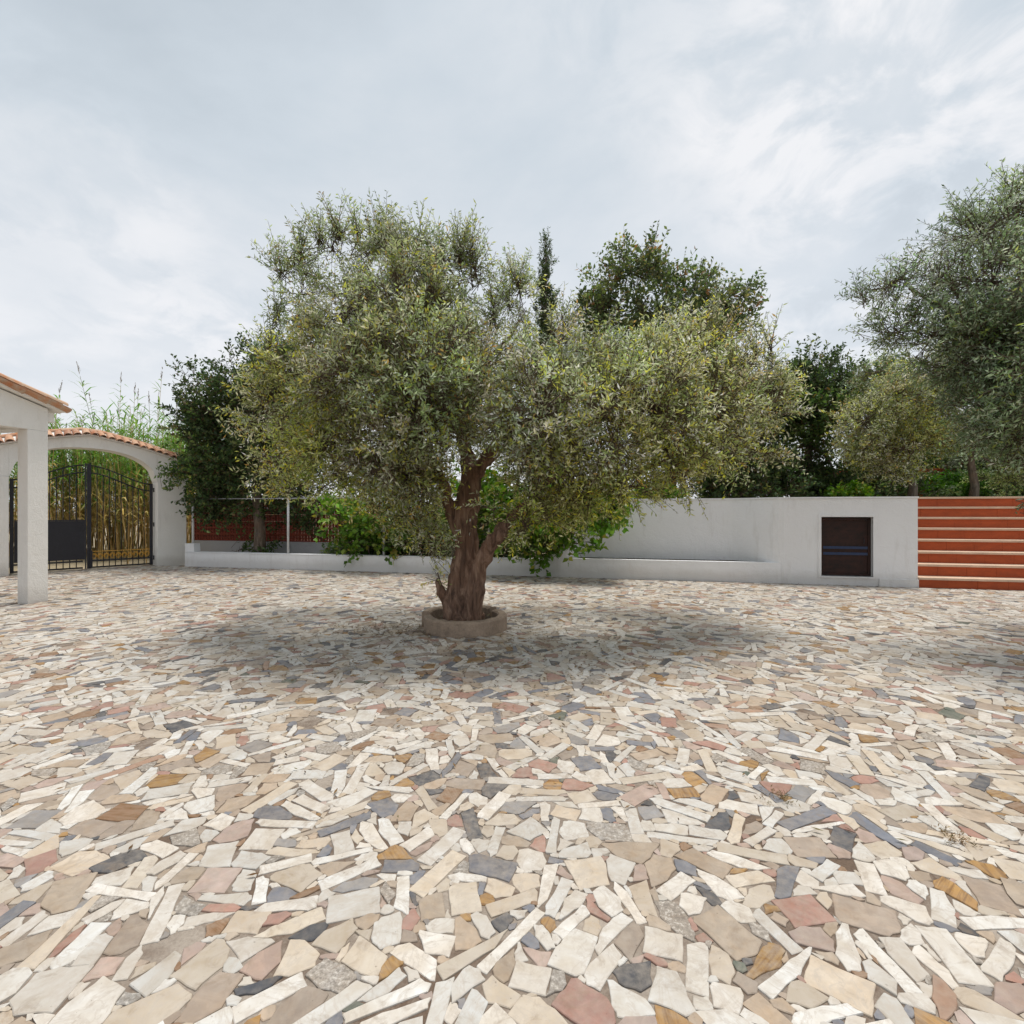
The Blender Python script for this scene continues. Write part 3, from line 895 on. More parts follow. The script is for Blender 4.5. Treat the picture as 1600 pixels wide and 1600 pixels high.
for i in range(6): bm.faces.new((tv[0][i], tv[0][(i+1) % 6], tv[1][(i+1) % 6], tv[1][i]))
bm.faces.new(tv[0]); bm.faces.new(tv[1][::-1])
roof = obj('roof', bm, M['cream'], house)
for ci in range(5):
    x = 0.115-ci*0.185
    for sgn in (1, -1):
        ye = (YF+0.24) if sgn > 0 else (YN-0.24)
        n = 8
        for k in range(n):
            y = ye-sgn*k*0.335
            if sgn*(y-YM) < 0.2: break
            zz = zroof(y)-0.012+0.012
            put_tile(roof, (x+trng.uniform(-0.008, 0.008), y, zz), (trng.uniform(-0.02, 0.02), -sgn*0.42, 0.42*0.272+0.022), (sgn, 0, 0))
            # pan tile between the covers
            o = put_tile(roof, (x-0.092, y, zz+0.055), (0, -sgn*0.42, 0.42*0.272+0.018), (sgn, 0, 0), math.pi)
for k in range(9):
    put_tile(roof, (0.10-k*0.38, YM, zroof(YM)+0.04), (-0.42, 0, 0.02), (0, 1, 0))

# ------------------------------------------------------------------ tree pit kerb
pit = empty('tree_pit_kerb', (PLANTER.x, PLANTER.y, 0))
tag(pit, 'low round brown concrete kerb ringing the old olive trunk', 'tree pit')
def arc_seg(name, c, a0, a1, r0, r1, h, seg, seed):
    bm = bmesh.new(); rg = random.Random(seed)
    rws = []
    for i in range(seg+1):
        a_ = a0+(a1-a0)*i/seg
        j = rg.uniform(-0.006, 0.006); hz_ = h+rg.uniform(-0.006, 0.006)
        cs, sn = math.cos(a_), math.sin(a_)
        pr = ((r1+j, -0.03), (r1+j, hz_-0.02), (r1-0.018+j, hz_), (r0+0.018+j, hz_), (r0+j, hz_-0.02), (r0+j, -0.03))
        rws.append([bm.verts.new((c[0]+cs*q[0], c[1]+sn*q[0], q[1])) for q in pr])
    for i in range(seg):
        for k in range(6):
            bm.faces.new((rws[i][k], rws[i][(k+1) % 6], rws[i+1][(k+1) % 6], rws[i+1][k]))
    bm.faces.new(rws[0]); bm.faces.new(rws[-1][::-1])
    return obj(name, bm, M['concrete'], pit)
arc_seg('kerb_segment', (0, 0), R(-168), R(38), 0.42, 0.535, 0.185, 34, 1)
arc_seg('kerb_segment', (-0.03, 0.05), R(42), R(176), 0.44, 0.555, 0.20, 24, 2)
bm = bmesh.new()
ctr = bm.verts.new((0, 0.02, 0.13)); rg = random.Random(8)
ringv = []
for r_, zz in ((0.2, 0.12), (0.34, 0.09), (0.44, 0.06)):
    ringv.append([bm.verts.new((math.cos(a_*math.pi/12)*r_, 0.02+math.sin(a_*math.pi/12)*r_, zz+rg.uniform(-0.02, 0.02))) for a_ in range(24)])
for k in range(24):
    bm.faces.new((ctr, ringv[0][k], ringv[0][(k+1) % 24]))
    for q in range(2): bm.faces.new((ringv[q][k], ringv[q+1][k], ringv[q+1][(k+1) % 24], ringv[q][(k+1) % 24]))
obj('pit_soil', bm, M['soil'], pit, True)

# ------------------------------------------------------------------ foliage machinery
def np_mesh(name, verts, quads, tint, mat, parent):
    me = bpy.data.meshes.new(name)
    nv, nq = len(verts), len(quads)
    me.vertices.add(nv); me.vertices.foreach_set('co', np.ascontiguousarray(verts, np.float32).ravel())
    k = quads.shape[1]
    me.loops.add(nq*k); me.loops.foreach_set('vertex_index', np.ascontiguousarray(quads, np.int32).ravel())
    me.polygons.add(nq); me.polygons.foreach_set('loop_start', np.arange(0, nq*k, k, dtype=np.int32))
    me.update(calc_edges=True)
    if tint is not None:
        a_ = me.attributes.new('tint', 'FLOAT_COLOR', 'POINT')
        a_.data.foreach_set('color', np.ascontiguousarray(tint, np.float32).ravel())
    me.materials.append(mat)
    return link(bpy.data.objects.new(name, me), parent)
def unit(v): return v/np.maximum(1e-9, np.linalg.norm(v, axis=-1, keepdims=True))
def rdir(rng, n): return unit(rng.normal(size=(n, 3)))
def foliage(parent, clumps, seed, nsub, tps, lpt, leaf, tw, pal, up=0.5, sub_r=0.22, shell=0.5, mat='leaf', twigs=True, out_w=0.8, droop=0.0, name='crown', spread=0.9):
    """clumps: (centre, radii, density weight, tint factor rgb); nsub sprays in all, tps twigs each, lpt leaves each"""
    rng = np.random.default_rng(seed)
    C = np.array([tuple(c[0]) for c in clumps]); RD = np.array([c[1] if hasattr(c[1], '__len__') else (c[1],)*3 for c in clumps], float)
    Wt = np.array([c[2] for c in clumps])*np.prod(RD, axis=1)**0.75
    TF = np.array([c[3] if len(c) > 3 else (1, 1, 1) for c in clumps], float)
    ci = rng.choice(len(C), nsub, p=Wt/Wt.sum())
    v = rdir(rng, nsub)
    rad = rng.random(nsub)**shell
    sc = C[ci]+v*rad[:, None]*RD[ci]
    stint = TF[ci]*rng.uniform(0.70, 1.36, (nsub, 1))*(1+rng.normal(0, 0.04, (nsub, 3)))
    sr = sub_r*rng.uniform(0.6, 1.4, nsub)
    nt_ = nsub*tps
    si = np.repeat(np.arange(nsub), tps)
    tv_ = rdir(rng, nt_)
    tp = sc[si]+tv_*(rng.random(nt_)**0.5*sr[si])[:, None]
    td = unit(v[si]*out_w+tv_*0.45+np.array([0, 0, up])+rng.normal(0, 0.35, (nt_, 3)))
    tl = tw*rng.uniform(0.55, 1.35, nt_)
    ttint = rng.uniform(0.85, 1.15, (nt_, 1))
    nl = nt_*lpt
    ti = np.repeat(np.arange(nt_), lpt)
    t = (np.tile(np.arange(lpt), nt_)+rng.random(nl))/lpt
    d = td[ti]
    pos = tp[ti]+d*(t*tl[ti])[:, None]
    pos[:, 2] -= droop*(t**2)*tl[ti]
    perp = unit(np.cross(d, rdir(rng, nl)))
    ld = unit(d*0.55+perp*spread)
    side = unit(np.cross(ld, rdir(rng, nl)))
    nrm = np.cross(ld, side)
    L = leaf[0]*rng.uniform(0.65, 1.25, nl)[:, None]; W = leaf[1]*rng.uniform(0.75, 1.25, nl)[:, None]
    V = np.empty((nl, 4, 3))
    V[:, 0] = pos
    V[:, 1] = pos+ld*L*0.48+side*W*0.5+nrm*W*0.18
    V[:, 2] = pos+ld*L-nrm*L*0.06
    V[:, 3] = pos+ld*L*0.48-side*W*0.5+nrm*W*0.18
    pc = np.array([p[1] for p in pal]); pw = np.array([p[0] for p in pal], float)
    pk = rng.choice(len(pal), nl, p=pw/pw.sum())
    tk = rng.choice(len(pal), nt_, p=pw/pw.sum())
    base = np.where(rng.random((nl, 1)) < 0.55, pc[pk], pc[tk[ti]])
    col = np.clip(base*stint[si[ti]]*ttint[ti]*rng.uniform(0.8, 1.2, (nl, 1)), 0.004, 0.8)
    tint = np.ones((nl, 4, 4)); tint[:, :, :3] = col[:, None, :]
    q = np.arange(nl*4).reshape(nl, 4)
    o = np_mesh(name, V.reshape(-1, 3), q, tint.reshape(-1, 4), M[mat], parent)
    if twigs:
        # three-sided stems
        w = 0.0032*tw/0.3
        a_ = unit(np.cross(td, rdir(rng, nt_))); b_ = np.cross(td, a_)
        S = np.empty((nt_, 6, 3))
        end = tp+td*tl[:, None]; end[:, 2] -= droop*tl
        st = tp-td*(tl*0.35)[:, None]
        for k in range(3):
            off = a_*math.cos(2.094*k)+b_*math.sin(2.094*k)
            S[:, k] = st+off*w*1.5; S[:, 3+k] = end+off*w*0.5
        base_i = (np.arange(nt_)*6)[:, None]
        Q = np.concatenate([base_i+np.array([[k, (k+1) % 3, 3+(k+1) % 3, 3+k]]) for k in range(3)])
        np_mesh('twigs', S.reshape(-1, 3), Q, None, M['twig'], parent)['kind'] = 'stuff'
        # spray stems joining each spray to the heart of its clump
        S2_ = np.empty((nsub, 6, 3)); ax = unit(sc-C[ci]+1e-4)
        a_ = unit(np.cross(ax, rdir(rng, nsub))); b_ = np.cross(ax, a_)
        for k in range(3):
            off = a_*math.cos(2.094*k)+b_*math.sin(2.094*k)
            S2_[:, k] = C[ci]+off*0.010*tw/0.3; S2_[:, 3+k] = sc+off*0.004*tw/0.3
        base_i = (np.arange(nsub)*6)[:, None]
        Q = np.concatenate([base_i+np.array([[k, (k+1) % 3, 3+(k+1) % 3, 3+k]]) for k in range(3)])
        np_mesh('branchlets', S2_.reshape(-1, 3), Q, None, M['twig'], parent)['kind'] = 'stuff'
    return o
def limb(parent, a, b, r0, r1, seed, bend=0.18, mat='bark', n=7, name='limb'):
    rg = random.Random(seed)
    a, b = Vector(a), Vector(b); L = (b-a).length
    off = Vector((rg.uniform(-1, 1), rg.uniform(-1, 1), rg.uniform(-0.2, 1)))*bend*L
    pts, rads = [], []
    for i in range(n+1):
        t = i/n
        p = a.lerp(b, t)+off*math.sin(math.pi*t)*(1-t*0.4)
        if 0 < i < n: p += Vector((rg.uniform(-1, 1), rg.uniform(-1, 1), rg.uniform(-1, 1)))*0.025*L
        pts.append(p); rads.append(r0+(r1-r0)*t**0.7)
    return tube(name, pts, rads, M[mat], parent, 8)
def gnarled(name, tubes, parent, mat, voxel=0.02, amp=0.04, fine=0.012, rs=1.0):
    bm = bmesh.new()
    for pts, rads in tubes: tube_into(bm, pts, [r*rs for r in rads], 14)
    me = bpy.data.meshes.new(name+'_src'); bmesh.ops.recalc_face_normals(bm, faces=bm.faces[:]); bm.to_mesh(me); bm.free()
    tmp = link(bpy.data.objects.new(name+'_src', me))
    md = tmp.modifiers.new('remesh', 'REMESH'); md.mode = 'VOXEL'; md.voxel_size = voxel
    dg = bpy.context.evaluated_depsgraph_get(); dg.update()
    out = bpy.data.meshes.new_from_object(tmp.evaluated_get(dg)); out.name = name
    bpy.data.objects.remove(tmp)
    bm = bmesh.new(); bm.from_mesh(out); bm.normal_update()
    for _ in range(2): bmesh.ops.smooth_vert(bm, verts=bm.verts[:], factor=0.5, use_axis_x=True, use_axis_y=True, use_axis_z=True)
    bm.normal_update()
    for v in bm.verts:
        p = v.co
        tw_ = 0.5*p.z
        x, y = p.x*math.cos(tw_)-p.y*math.sin(tw_), p.x*math.sin(tw_)+p.y*math.cos(tw_)
        r_ = 1-2.6*abs(noise.noise(Vector((x*8, y*8, p.z*1.5))))
        r2 = noise.noise(Vector((x*22, y*22, p.z*5)))
        r3 = noise.noise(Vector((x*3, y*3, p.z*2.3+9)))
        v.co = p+v.normal*(r_*amp*0.55+r2*fine+r3*amp*0.8-amp*0.2)
    bm.to_mesh(out); bm.free()
    out.materials.clear(); out.materials.append(M[mat])
    for p in out.polygons: p.use_smooth = True
    return link(bpy.data.objects.new(name, out), parent)

OLIVE = [(28, (0.310, 0.350, 0.170)), (25, (0.460, 0.480, 0.330)), (13, (0.225, 0.275, 0.115)), (15, (0.62, 0.62, 0.49)), (14, (0.480, 0.470, 0.110)), (3, (0.46, 0.31, 0.13))]
OLIVE_DK = [(32, (0.255, 0.315, 0.190)), (28, (0.42, 0.46, 0.35)), (20, (0.160, 0.205, 0.110)), (12, (0.57, 0.59, 0.49)), (9, (0.33, 0.36, 0.13))]
DARK = [(40, (0.066, 0.108, 0.040)), (28, (0.100, 0.150, 0.050)), (18, (0.040, 0.070, 0.028)), (10, (0.18, 0.21, 0.07)), (4, (0.16, 0.11, 0.05))]
BRIGHT = [(40, (0.17, 0.32, 0.035)), (30, (0.11, 0.24, 0.03)), (18, (0.28, 0.38, 0.055)), (8, (0.42, 0.40, 0.07))]

# ------------------------------------------------------------------ the old olive in the middle
ol = empty('olive_tree', (PLANTER.x, PLANTER.y, 0))
tag(ol, 'old gnarled olive with a wide silvery crown standing in the round kerb', 'tree')
OB = Vector((PLANTER.x, PLANTER.y, 0))
def OP(px, py, d): return P(px, py, d)-OB
tb = [
    ([OP(723, 985, 6.62), OP(723, 940, 6.62), OP(725, 890, 6.62), OP(728, 845, 6.62), OP(724, 805, 6.6), OP(732, 765, 6.6), OP(741, 730, 6.6)], [0.215, 0.19, 0.175, 0.17, 0.16, 0.135, 0.115]),
    ([OP(741, 985, 6.52), OP(741, 930, 6.48), OP(748, 885, 6.46), OP(763, 855, 6.43), OP(782, 832, 6.38), OP(800, 805, 6.31)], [0.125, 0.105, 0.10, 0.105, 0.085, 0.06]),
    ([OP(707, 990, 6.50), OP(706, 940, 6.50), OP(712, 900, 6.52), OP(718, 860, 6.55)], [0.12, 0.09, 0.08, 0.07]),
    ([OP(724, 840, 6.6), OP(708, 805, 6.52), OP(698, 768, 6.42), OP(678, 725, 6.3)], [0.11, 0.095, 0.08, 0.06]),
    ([OP(738, 748, 6.6), OP(760, 715, 6.5), OP(790, 690, 6.4)], [0.10, 0.085, 0.07]),
    ([OP(737, 765, 6.6), OP(732, 715, 6.7), OP(722, 670, 6.85)], [0.115, 0.10, 0.085]),
    ([OP(703, 955, 6.56), OP(688, 925, 6.52), OP(684, 908, 6.5)], [0.075, 0.05, 0.025]),
    ([OP(722, 992, 6.38), OP(724, 968, 6.48)], [0.11, 0.13]),
    ([OP(752, 992, 6.68), OP(744, 960, 6.62)], [0.10, 0.12]),
]
gnarled('trunk', tb, ol, 'bark', 0.012, 0.055, 0.020, 0.97)
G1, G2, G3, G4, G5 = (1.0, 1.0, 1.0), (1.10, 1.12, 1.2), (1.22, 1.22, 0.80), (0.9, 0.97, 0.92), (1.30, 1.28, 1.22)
mc = [
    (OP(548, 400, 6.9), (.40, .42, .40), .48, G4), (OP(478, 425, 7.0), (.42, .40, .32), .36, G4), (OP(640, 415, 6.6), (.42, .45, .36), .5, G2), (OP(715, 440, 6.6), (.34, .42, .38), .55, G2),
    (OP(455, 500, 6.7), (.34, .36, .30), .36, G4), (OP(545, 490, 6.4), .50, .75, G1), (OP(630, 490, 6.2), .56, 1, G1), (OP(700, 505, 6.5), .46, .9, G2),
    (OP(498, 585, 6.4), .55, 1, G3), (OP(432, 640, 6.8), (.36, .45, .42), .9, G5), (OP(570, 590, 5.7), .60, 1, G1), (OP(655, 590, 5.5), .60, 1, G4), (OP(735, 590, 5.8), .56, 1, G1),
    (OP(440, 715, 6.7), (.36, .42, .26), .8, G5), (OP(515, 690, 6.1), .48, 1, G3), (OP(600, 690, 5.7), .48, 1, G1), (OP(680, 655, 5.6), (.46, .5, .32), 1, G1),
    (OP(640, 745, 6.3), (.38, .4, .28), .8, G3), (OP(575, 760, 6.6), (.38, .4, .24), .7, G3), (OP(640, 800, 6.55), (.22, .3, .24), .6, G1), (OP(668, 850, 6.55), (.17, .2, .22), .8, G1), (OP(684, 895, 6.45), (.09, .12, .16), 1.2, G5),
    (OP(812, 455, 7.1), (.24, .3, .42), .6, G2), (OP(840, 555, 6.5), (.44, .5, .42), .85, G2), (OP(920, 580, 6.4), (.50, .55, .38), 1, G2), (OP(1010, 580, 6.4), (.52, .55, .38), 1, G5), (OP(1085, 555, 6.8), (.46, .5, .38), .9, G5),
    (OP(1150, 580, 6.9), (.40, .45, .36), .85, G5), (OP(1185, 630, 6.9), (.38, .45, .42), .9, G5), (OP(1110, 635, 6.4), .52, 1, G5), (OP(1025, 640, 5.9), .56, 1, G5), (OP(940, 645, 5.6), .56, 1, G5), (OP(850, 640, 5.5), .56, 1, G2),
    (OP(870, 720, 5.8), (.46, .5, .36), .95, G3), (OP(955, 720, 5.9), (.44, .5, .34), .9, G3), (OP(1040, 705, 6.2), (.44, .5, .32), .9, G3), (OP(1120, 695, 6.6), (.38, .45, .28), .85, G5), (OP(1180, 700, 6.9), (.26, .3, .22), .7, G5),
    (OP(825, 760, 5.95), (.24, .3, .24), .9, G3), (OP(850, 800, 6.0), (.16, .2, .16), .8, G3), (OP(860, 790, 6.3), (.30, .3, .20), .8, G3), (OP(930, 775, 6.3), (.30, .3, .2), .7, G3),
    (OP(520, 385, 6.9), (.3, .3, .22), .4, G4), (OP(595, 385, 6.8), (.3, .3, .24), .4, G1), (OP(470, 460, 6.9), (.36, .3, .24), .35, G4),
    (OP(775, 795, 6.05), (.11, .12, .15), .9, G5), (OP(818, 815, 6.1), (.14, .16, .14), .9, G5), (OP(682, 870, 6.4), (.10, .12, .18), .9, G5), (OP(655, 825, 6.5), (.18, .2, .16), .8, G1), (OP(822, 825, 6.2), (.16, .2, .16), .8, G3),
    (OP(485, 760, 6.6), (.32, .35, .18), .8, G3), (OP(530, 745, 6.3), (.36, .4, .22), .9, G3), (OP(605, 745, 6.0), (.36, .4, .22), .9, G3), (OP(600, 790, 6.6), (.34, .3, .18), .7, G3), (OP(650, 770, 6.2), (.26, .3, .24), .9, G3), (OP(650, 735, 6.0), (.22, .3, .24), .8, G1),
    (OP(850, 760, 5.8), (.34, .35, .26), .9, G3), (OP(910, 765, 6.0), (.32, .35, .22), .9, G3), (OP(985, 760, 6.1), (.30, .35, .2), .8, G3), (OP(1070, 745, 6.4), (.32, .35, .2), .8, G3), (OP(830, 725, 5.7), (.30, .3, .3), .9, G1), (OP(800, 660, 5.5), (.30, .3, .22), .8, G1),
    (OP(600, 550, 8.3), (.8, .7, .6), .4, G4), (OP(720, 570, 8.4), (.7, .7, .6), .4, G4), (OP(890, 620, 8.3), (.8, .7, .5), .4, G4), (OP(1030, 630, 8.1), (.8, .7, .5), .4, G1), (OP(520, 640, 7.8), (.6, .6, .5), .5, G4), (OP(1110, 630, 7.8), (.6, .6, .5), .5, G1),
    (OP(700, 620, 8.0), (.8, .6, .6), .5, G4), (OP(800, 680, 7.4), (.7, .6, .4), .5, G4),
]
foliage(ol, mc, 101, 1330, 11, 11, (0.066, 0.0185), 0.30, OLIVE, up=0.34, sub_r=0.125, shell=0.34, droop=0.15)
# tall upright shoots along the top of the crown
sh = [(OP(px, py+22, d), (.08, .08, h*1.7), 1, G4 if px < 800 else G2) for px, py, d, h in ((560, 352, 6.9, .20), (612, 362, 6.8, .16), (655, 372, 6.7, .22), (718, 382, 6.7, .24), (742, 400, 6.7, .2), (812, 425, 7.1, .22), (795, 440, 7.1, .2), (470, 368, 7.0, .16), (440, 400, 7.0, .13), (500, 352, 6.9, .12), (1105, 470, 6.9, .18), (1205, 525, 6.9, .17), (1180, 530, 7, .12), (690, 380, 6.7, .2), (770, 470, 6.8, .2), (432, 470, 6.8, .12), (420, 520, 6.8, .10), (530, 345, 6.9, .15), (585, 350, 6.9, .15), (600, 345, 6.8, .12), (455, 385, 7, .12), (735, 372, 6.7, .16), (620, 380, 6.7, .2), (675, 395, 6.6, .2), (1130, 500, 6.9, .15), (1060, 490, 6.8, .15), (1225, 575, 6.9, .12), (940, 500, 6.5, .14), (880, 490, 6.6, .14))]
foliage(ol, sh, 102, 270, 3, 12, (0.068, 0.018), 0.34, OLIVE, up=1.1, sub_r=0.06, shell=0.8, name='upright_shoots')
lb = [((742, 725, 6.6), q) for q in ((548, 430, 6.8), (715, 470, 6.6), (640, 450, 6.6), (812, 480, 7.0), (600, 540, 8.0))]
k_ = 0
for a_, r0 in (((725, 680, 6.83), .08), ((785, 695, 6.4), .065), ((680, 730, 6.32), .055), ((798, 808, 6.31), .055)):
    ends = {(725, 680, 6.83): ((548, 440, 6.8), (715, 470, 6.6), (640, 450, 6.6), (812, 500, 7.0), (610, 560, 8.0), (760, 570, 8.2)),
            (785, 695, 6.4): ((925, 590, 6.4), (1010, 580, 6.4), (1085, 560, 6.8), (1150, 600, 6.9), (890, 610, 8.1)),
            (680, 730, 6.32): ((498, 620, 6.4), (440, 670, 6.8), (570, 640, 5.8), (515, 710, 6.1)),
            (798, 808, 6.31): ((955, 740, 5.9), (1040, 720, 6.2), (1120, 700, 6.6), (870, 740, 5.8))}[a_]
    for e_ in ends:
        limb(ol, OP(*a_), OP(*e_), r0, 0.018, 300+k_, 0.14); k_ += 1
tube('cut_stub', [OP(768, 852, 6.40), OP(782, 838, 6.33), OP(789, 830, 6.30)], [.08, .072, .068], M['bark'], ol, 10)

# ------------------------------------------------------------------ the big olive at the edge of the yard
ro_b = Vector((6.55, 5.9, 0))
ro = empty('olive_tree', tuple(ro_b))
tag(ro, 'tall dark olive whose drooping boughs hang before the terracotta steps', 'tree')
def RP(px, py, d): return P(px, py, d)-ro_b
gnarled('trunk', [([Vector((0, 0, -0.05)), Vector((0.03, 0, 0.5)), Vector((-0.05, 0.02, 1.1)), Vector((0.0, 0.1, 1.7)), Vector((0.1, 0.1, 2.2))], [.30, .24, .21, .19, .15]),
                  ([Vector((-0.05, 0.02, 1.2)), Vector((-0.35, -0.05, 1.8)), Vector((-0.6, -0.1, 2.5))], [.14, .12, .09])], ro, 'bark', 0.025)
H1, H2 = (0.92, 1.0, 0.88), (1.08, 1.1, 1.08)
rc = [(RP(1590, 330, 6.4), (.42, .5, .34), .5, H1), (RP(1535, 365, 6.2), (.34, .5, .34), .5, H2), (RP(1480, 345, 6.4), (.18, .25, .22), .45, H1), (RP(1440, 390, 6.4), (.22, .3, .2), .45, H1),
      (RP(1400, 440, 6.4), (.30, .35, .24), .65, H1), (RP(1355, 468, 6.4), (.18, .25, .12), .6, H1), (RP(1470, 435, 6.1), (.34, .45, .34), .42, H2), (RP(1550, 440, 5.9), .46, .6, H1),
      (RP(1405, 520, 6.3), (.26, .3, .22), .45, H1), (RP(1460, 525, 6.1), (.34, .4, .30), .55, H1), (RP(1535, 540, 5.8), .46, 1.0, H1), (RP(1600, 540, 5.6), .52, 1.1, H1),
      (RP(1350, 540, 6.6), (.16, .2, .10), .4, H2), (RP(1565, 640, 5.7), (.36, .45, .40), 1.0, H1), (RP(1610, 650, 5.4), .40, .85, H1), (RP(1600, 725, 5.5), (.20, .3, .24), .6, H1), (RP(1600, 800, 5.55), (.10, .14, .2), .7, H2), (RP(1622, 770, 5.5), (.14, .2, .25), .6, H1),
      (RP(1700, 370, 6.2), (.7, .7, .5), .5, H1), (RP(1700, 480, 5.9), (.7, .7, .6), .6, H1), (RP(1720, 620, 5.7), (.7, .7, .6), .6, H1), (RP(1860, 450, 6.2), (.9, .9, .8), .35, H1), (RP(1860, 580, 6.2), (.9, .9, .7), .35, H1), (RP(1660, 450, 7.0), (.7, .6, .7), .4, H1), (RP(1620, 580, 7.0), (.5, .5, .4), .5, H1),
      (RP(1690, 560, 4.9), (.7, .6, .6), .6, H1), (RP(1720, 420, 4.9), (.7, .6, .6), .5, H1)]
foliage(ro, rc, 202, 740, 12, 11, (0.064, 0.0165), 0.29, OLIVE_DK, up=0.25, sub_r=0.14, shell=0.55)
for i, (e_, st) in enumerate((((1540, 450, 6.0), 0), ((1480, 440, 6.1), 1), ((1420, 450, 6.35), 1), ((1560, 640, 5.7), 1), ((1590, 310, 6.4), 0), ((1700, 350, 6.2), 0), ((1860, 450, 6.2), 0), ((1460, 520, 6.1), 1), ((1690, 560, 4.9), 0))):
    limb(ro, (0.1, 0.1, 2.15) if st == 0 else (-0.58, -0.1, 2.45), RP(*e_), .09, .016, 400+i, 0.12)

# ------------------------------------------------------------------ trees beyond the walls
def simple_tree(name, label, base, clumps, seed, nsub, tps, lpt, leaf, tw, pal, trunk_top, r0, group=None, mat='leaf', barkm='bark_grey', up=0.3, sub_r=0.4, shell=0.5, cat='tree'):
    e_ = empty(name, tuple(base)); tag(e_, label, cat, group)
    b = Vector(base)
    cl = [(Vector(c[0])-b,)+tuple(c[1:]) for c in clumps]
    tt = Vector(trunk_top)-b
    tube('trunk', [Vector((0, 0, -0.1)), tt*0.3+Vector((0.05, 0, 0)), tt*0.65+Vector((-0.04, 0.03, 0)), tt], [r0*1.25, r0, r0*0.85, r0*0.65], M[barkm], e_, 10)
    big = sorted(cl, key=lambda c: -(c[1] if not hasattr(c[1], '__len__') else c[1][0]))[:7]
    for i, c in enumerate(big): limb(e_, tt*0.97, c[0], r0*0.5, r0*0.1, seed+i, 0.12, barkm)
    foliage(e_, cl, seed, nsub, tps, lpt, leaf, tw, pal, up=up, sub_r=sub_r, shell=shell, mat=mat)
    return e_
# dark broadleaf tree behind the fence, beside the gate
d = 14.5
simple_tree('broadleaf_tree', 'dark broadleaf tree behind the wire fence beside the gateway', (P(405, 800, d).x, d, 0), [
    (P(312, 600, d), (.55, .7, .4), .35), (P(310, 655, d), (.6, .8, .5), .7), (P(345, 650, d), (1.0, 1.0, .9), 1), (P(405, 620, d), (1.0, 1.0, .9), 1), (P(370, 580, d), (.6, .7, .5), .5), (P(430, 560, d), (.8, .8, .5), .6),
    (P(465, 610, d), (1., 1., .8), .8), (P(318, 735, d), (.55, .7, .5), 1, (1.9, 1.9, 1.4)), (P(350, 720, d), (1.0, 1., .8), 1), (P(420, 700, d), (1.1, 1.0, .9), 1), (P(470, 690, d), (.9, .9, .9), 1), (P(345, 775, d-.2), (.6, .7, .35), .9), (P(390, 765, d), (.8, .8, .4), .9), (P(455, 755, d), (.8, .8, .5), .9), (P(292, 700, d+.6), (.35, .4, .35), .7, (1.7, 1.8, 1.3)),
    (P(270, 765, 13.6), (.18, .2, .25), .5), (P(284, 790, 13.5), (.10, .12, .2), .5), (P(322, 798, d), (.35, .4, .2), .7), (P(340, 790, d), (.5, .4, .25), .7), (P(425, 800, d+.2), (.5, .4, .25), .9), (P(330, 815, d+.2), (.4, .3, .18), .6), (P(375, 810, d+.3), (.5, .3, .2), .8), (P(470, 815, d+.3), (.5, .3, .25), .7), (P(350, 795, d), (.6, .4, .3), .9), (P(400, 850, d), (.28, .25, .25), .7), (P(372, 860, d), (.2, .2, .14), .6), (P(470, 780, d), (.5, .4, .3), .7)],
    501, 520, 9, 9, (0.110, 0.062), 0.38, DARK, P(400, 700, d), 0.15, up=0.2, sub_r=0.28)
# cypress
d = 17.0
cy = empty('cypress', (P(853, 800, d).x, d, 1.7)); tag(cy, 'slim dark cypress spire rising behind the old olive', 'tree')
tube('trunk', [(0, 0, -0.05), (0, 0, 4.0), (0, 0, 8.4)], [.16, .10, .02], M['bark_grey'], cy, 8)
cc = []
for i in range(22):
    t = i/21
    cc.append(((0, 0, 0.6+8.35*t), ((.62*(1-t)**0.6+.03)*1.0, .62*(1-t)**0.6+.03, .38), 1.0))
foliage(cy, cc, 601, 420, 9, 10, (0.085, 0.030), 0.24, DARK, up=1.6, sub_r=0.12, shell=0.4, out_w=0.4)
# leafy dark tree with open top
d = 15.5
simple_tree('broadleaf_tree', 'tall open topped dark green tree rising behind the silvery olive crown', (P(1045, 800, d).x, d, 1.7), [
    (P(1015, 412, d), (.5, .6, .45), .6), (P(985, 425, d), (.8, .8, .6), .8), (P(1040, 440, d), (.8, .8, .7), .9), (P(945, 450, d), (.55, .6, .5), .7), (P(930, 480, d), (.5, .6, .4), .7), (P(1085, 455, d), (.7, .8, .6), .9), (P(1130, 475, d), (.8, .8, .6), .9), (P(1165, 495, d), (.35, .4, .3), .6),
    (P(960, 500, d), (.9, .9, .7), .9), (P(1030, 510, d), (1., 1., .8), .9), (P(1105, 530, d), (1., 1., .8), .9), (P(895, 490, d), (.5, .6, .4), .7), (P(1010, 590, d), (1.2, 1.2, 1.), .7), (P(1100, 610, d), (1.2, 1.2, 1.), .7), (P(930, 590, d), (1., 1.2, 1.), .7)],
    611, 360, 8, 7, (0.14, 0.075), 0.44, [(p[0], (p[1][0]*1.75, p[1][1]*1.5, p[1][2]*1.6)) for p in DARK], P(1045, 640, d), 0.17, up=0.3, sub_r=0.30)
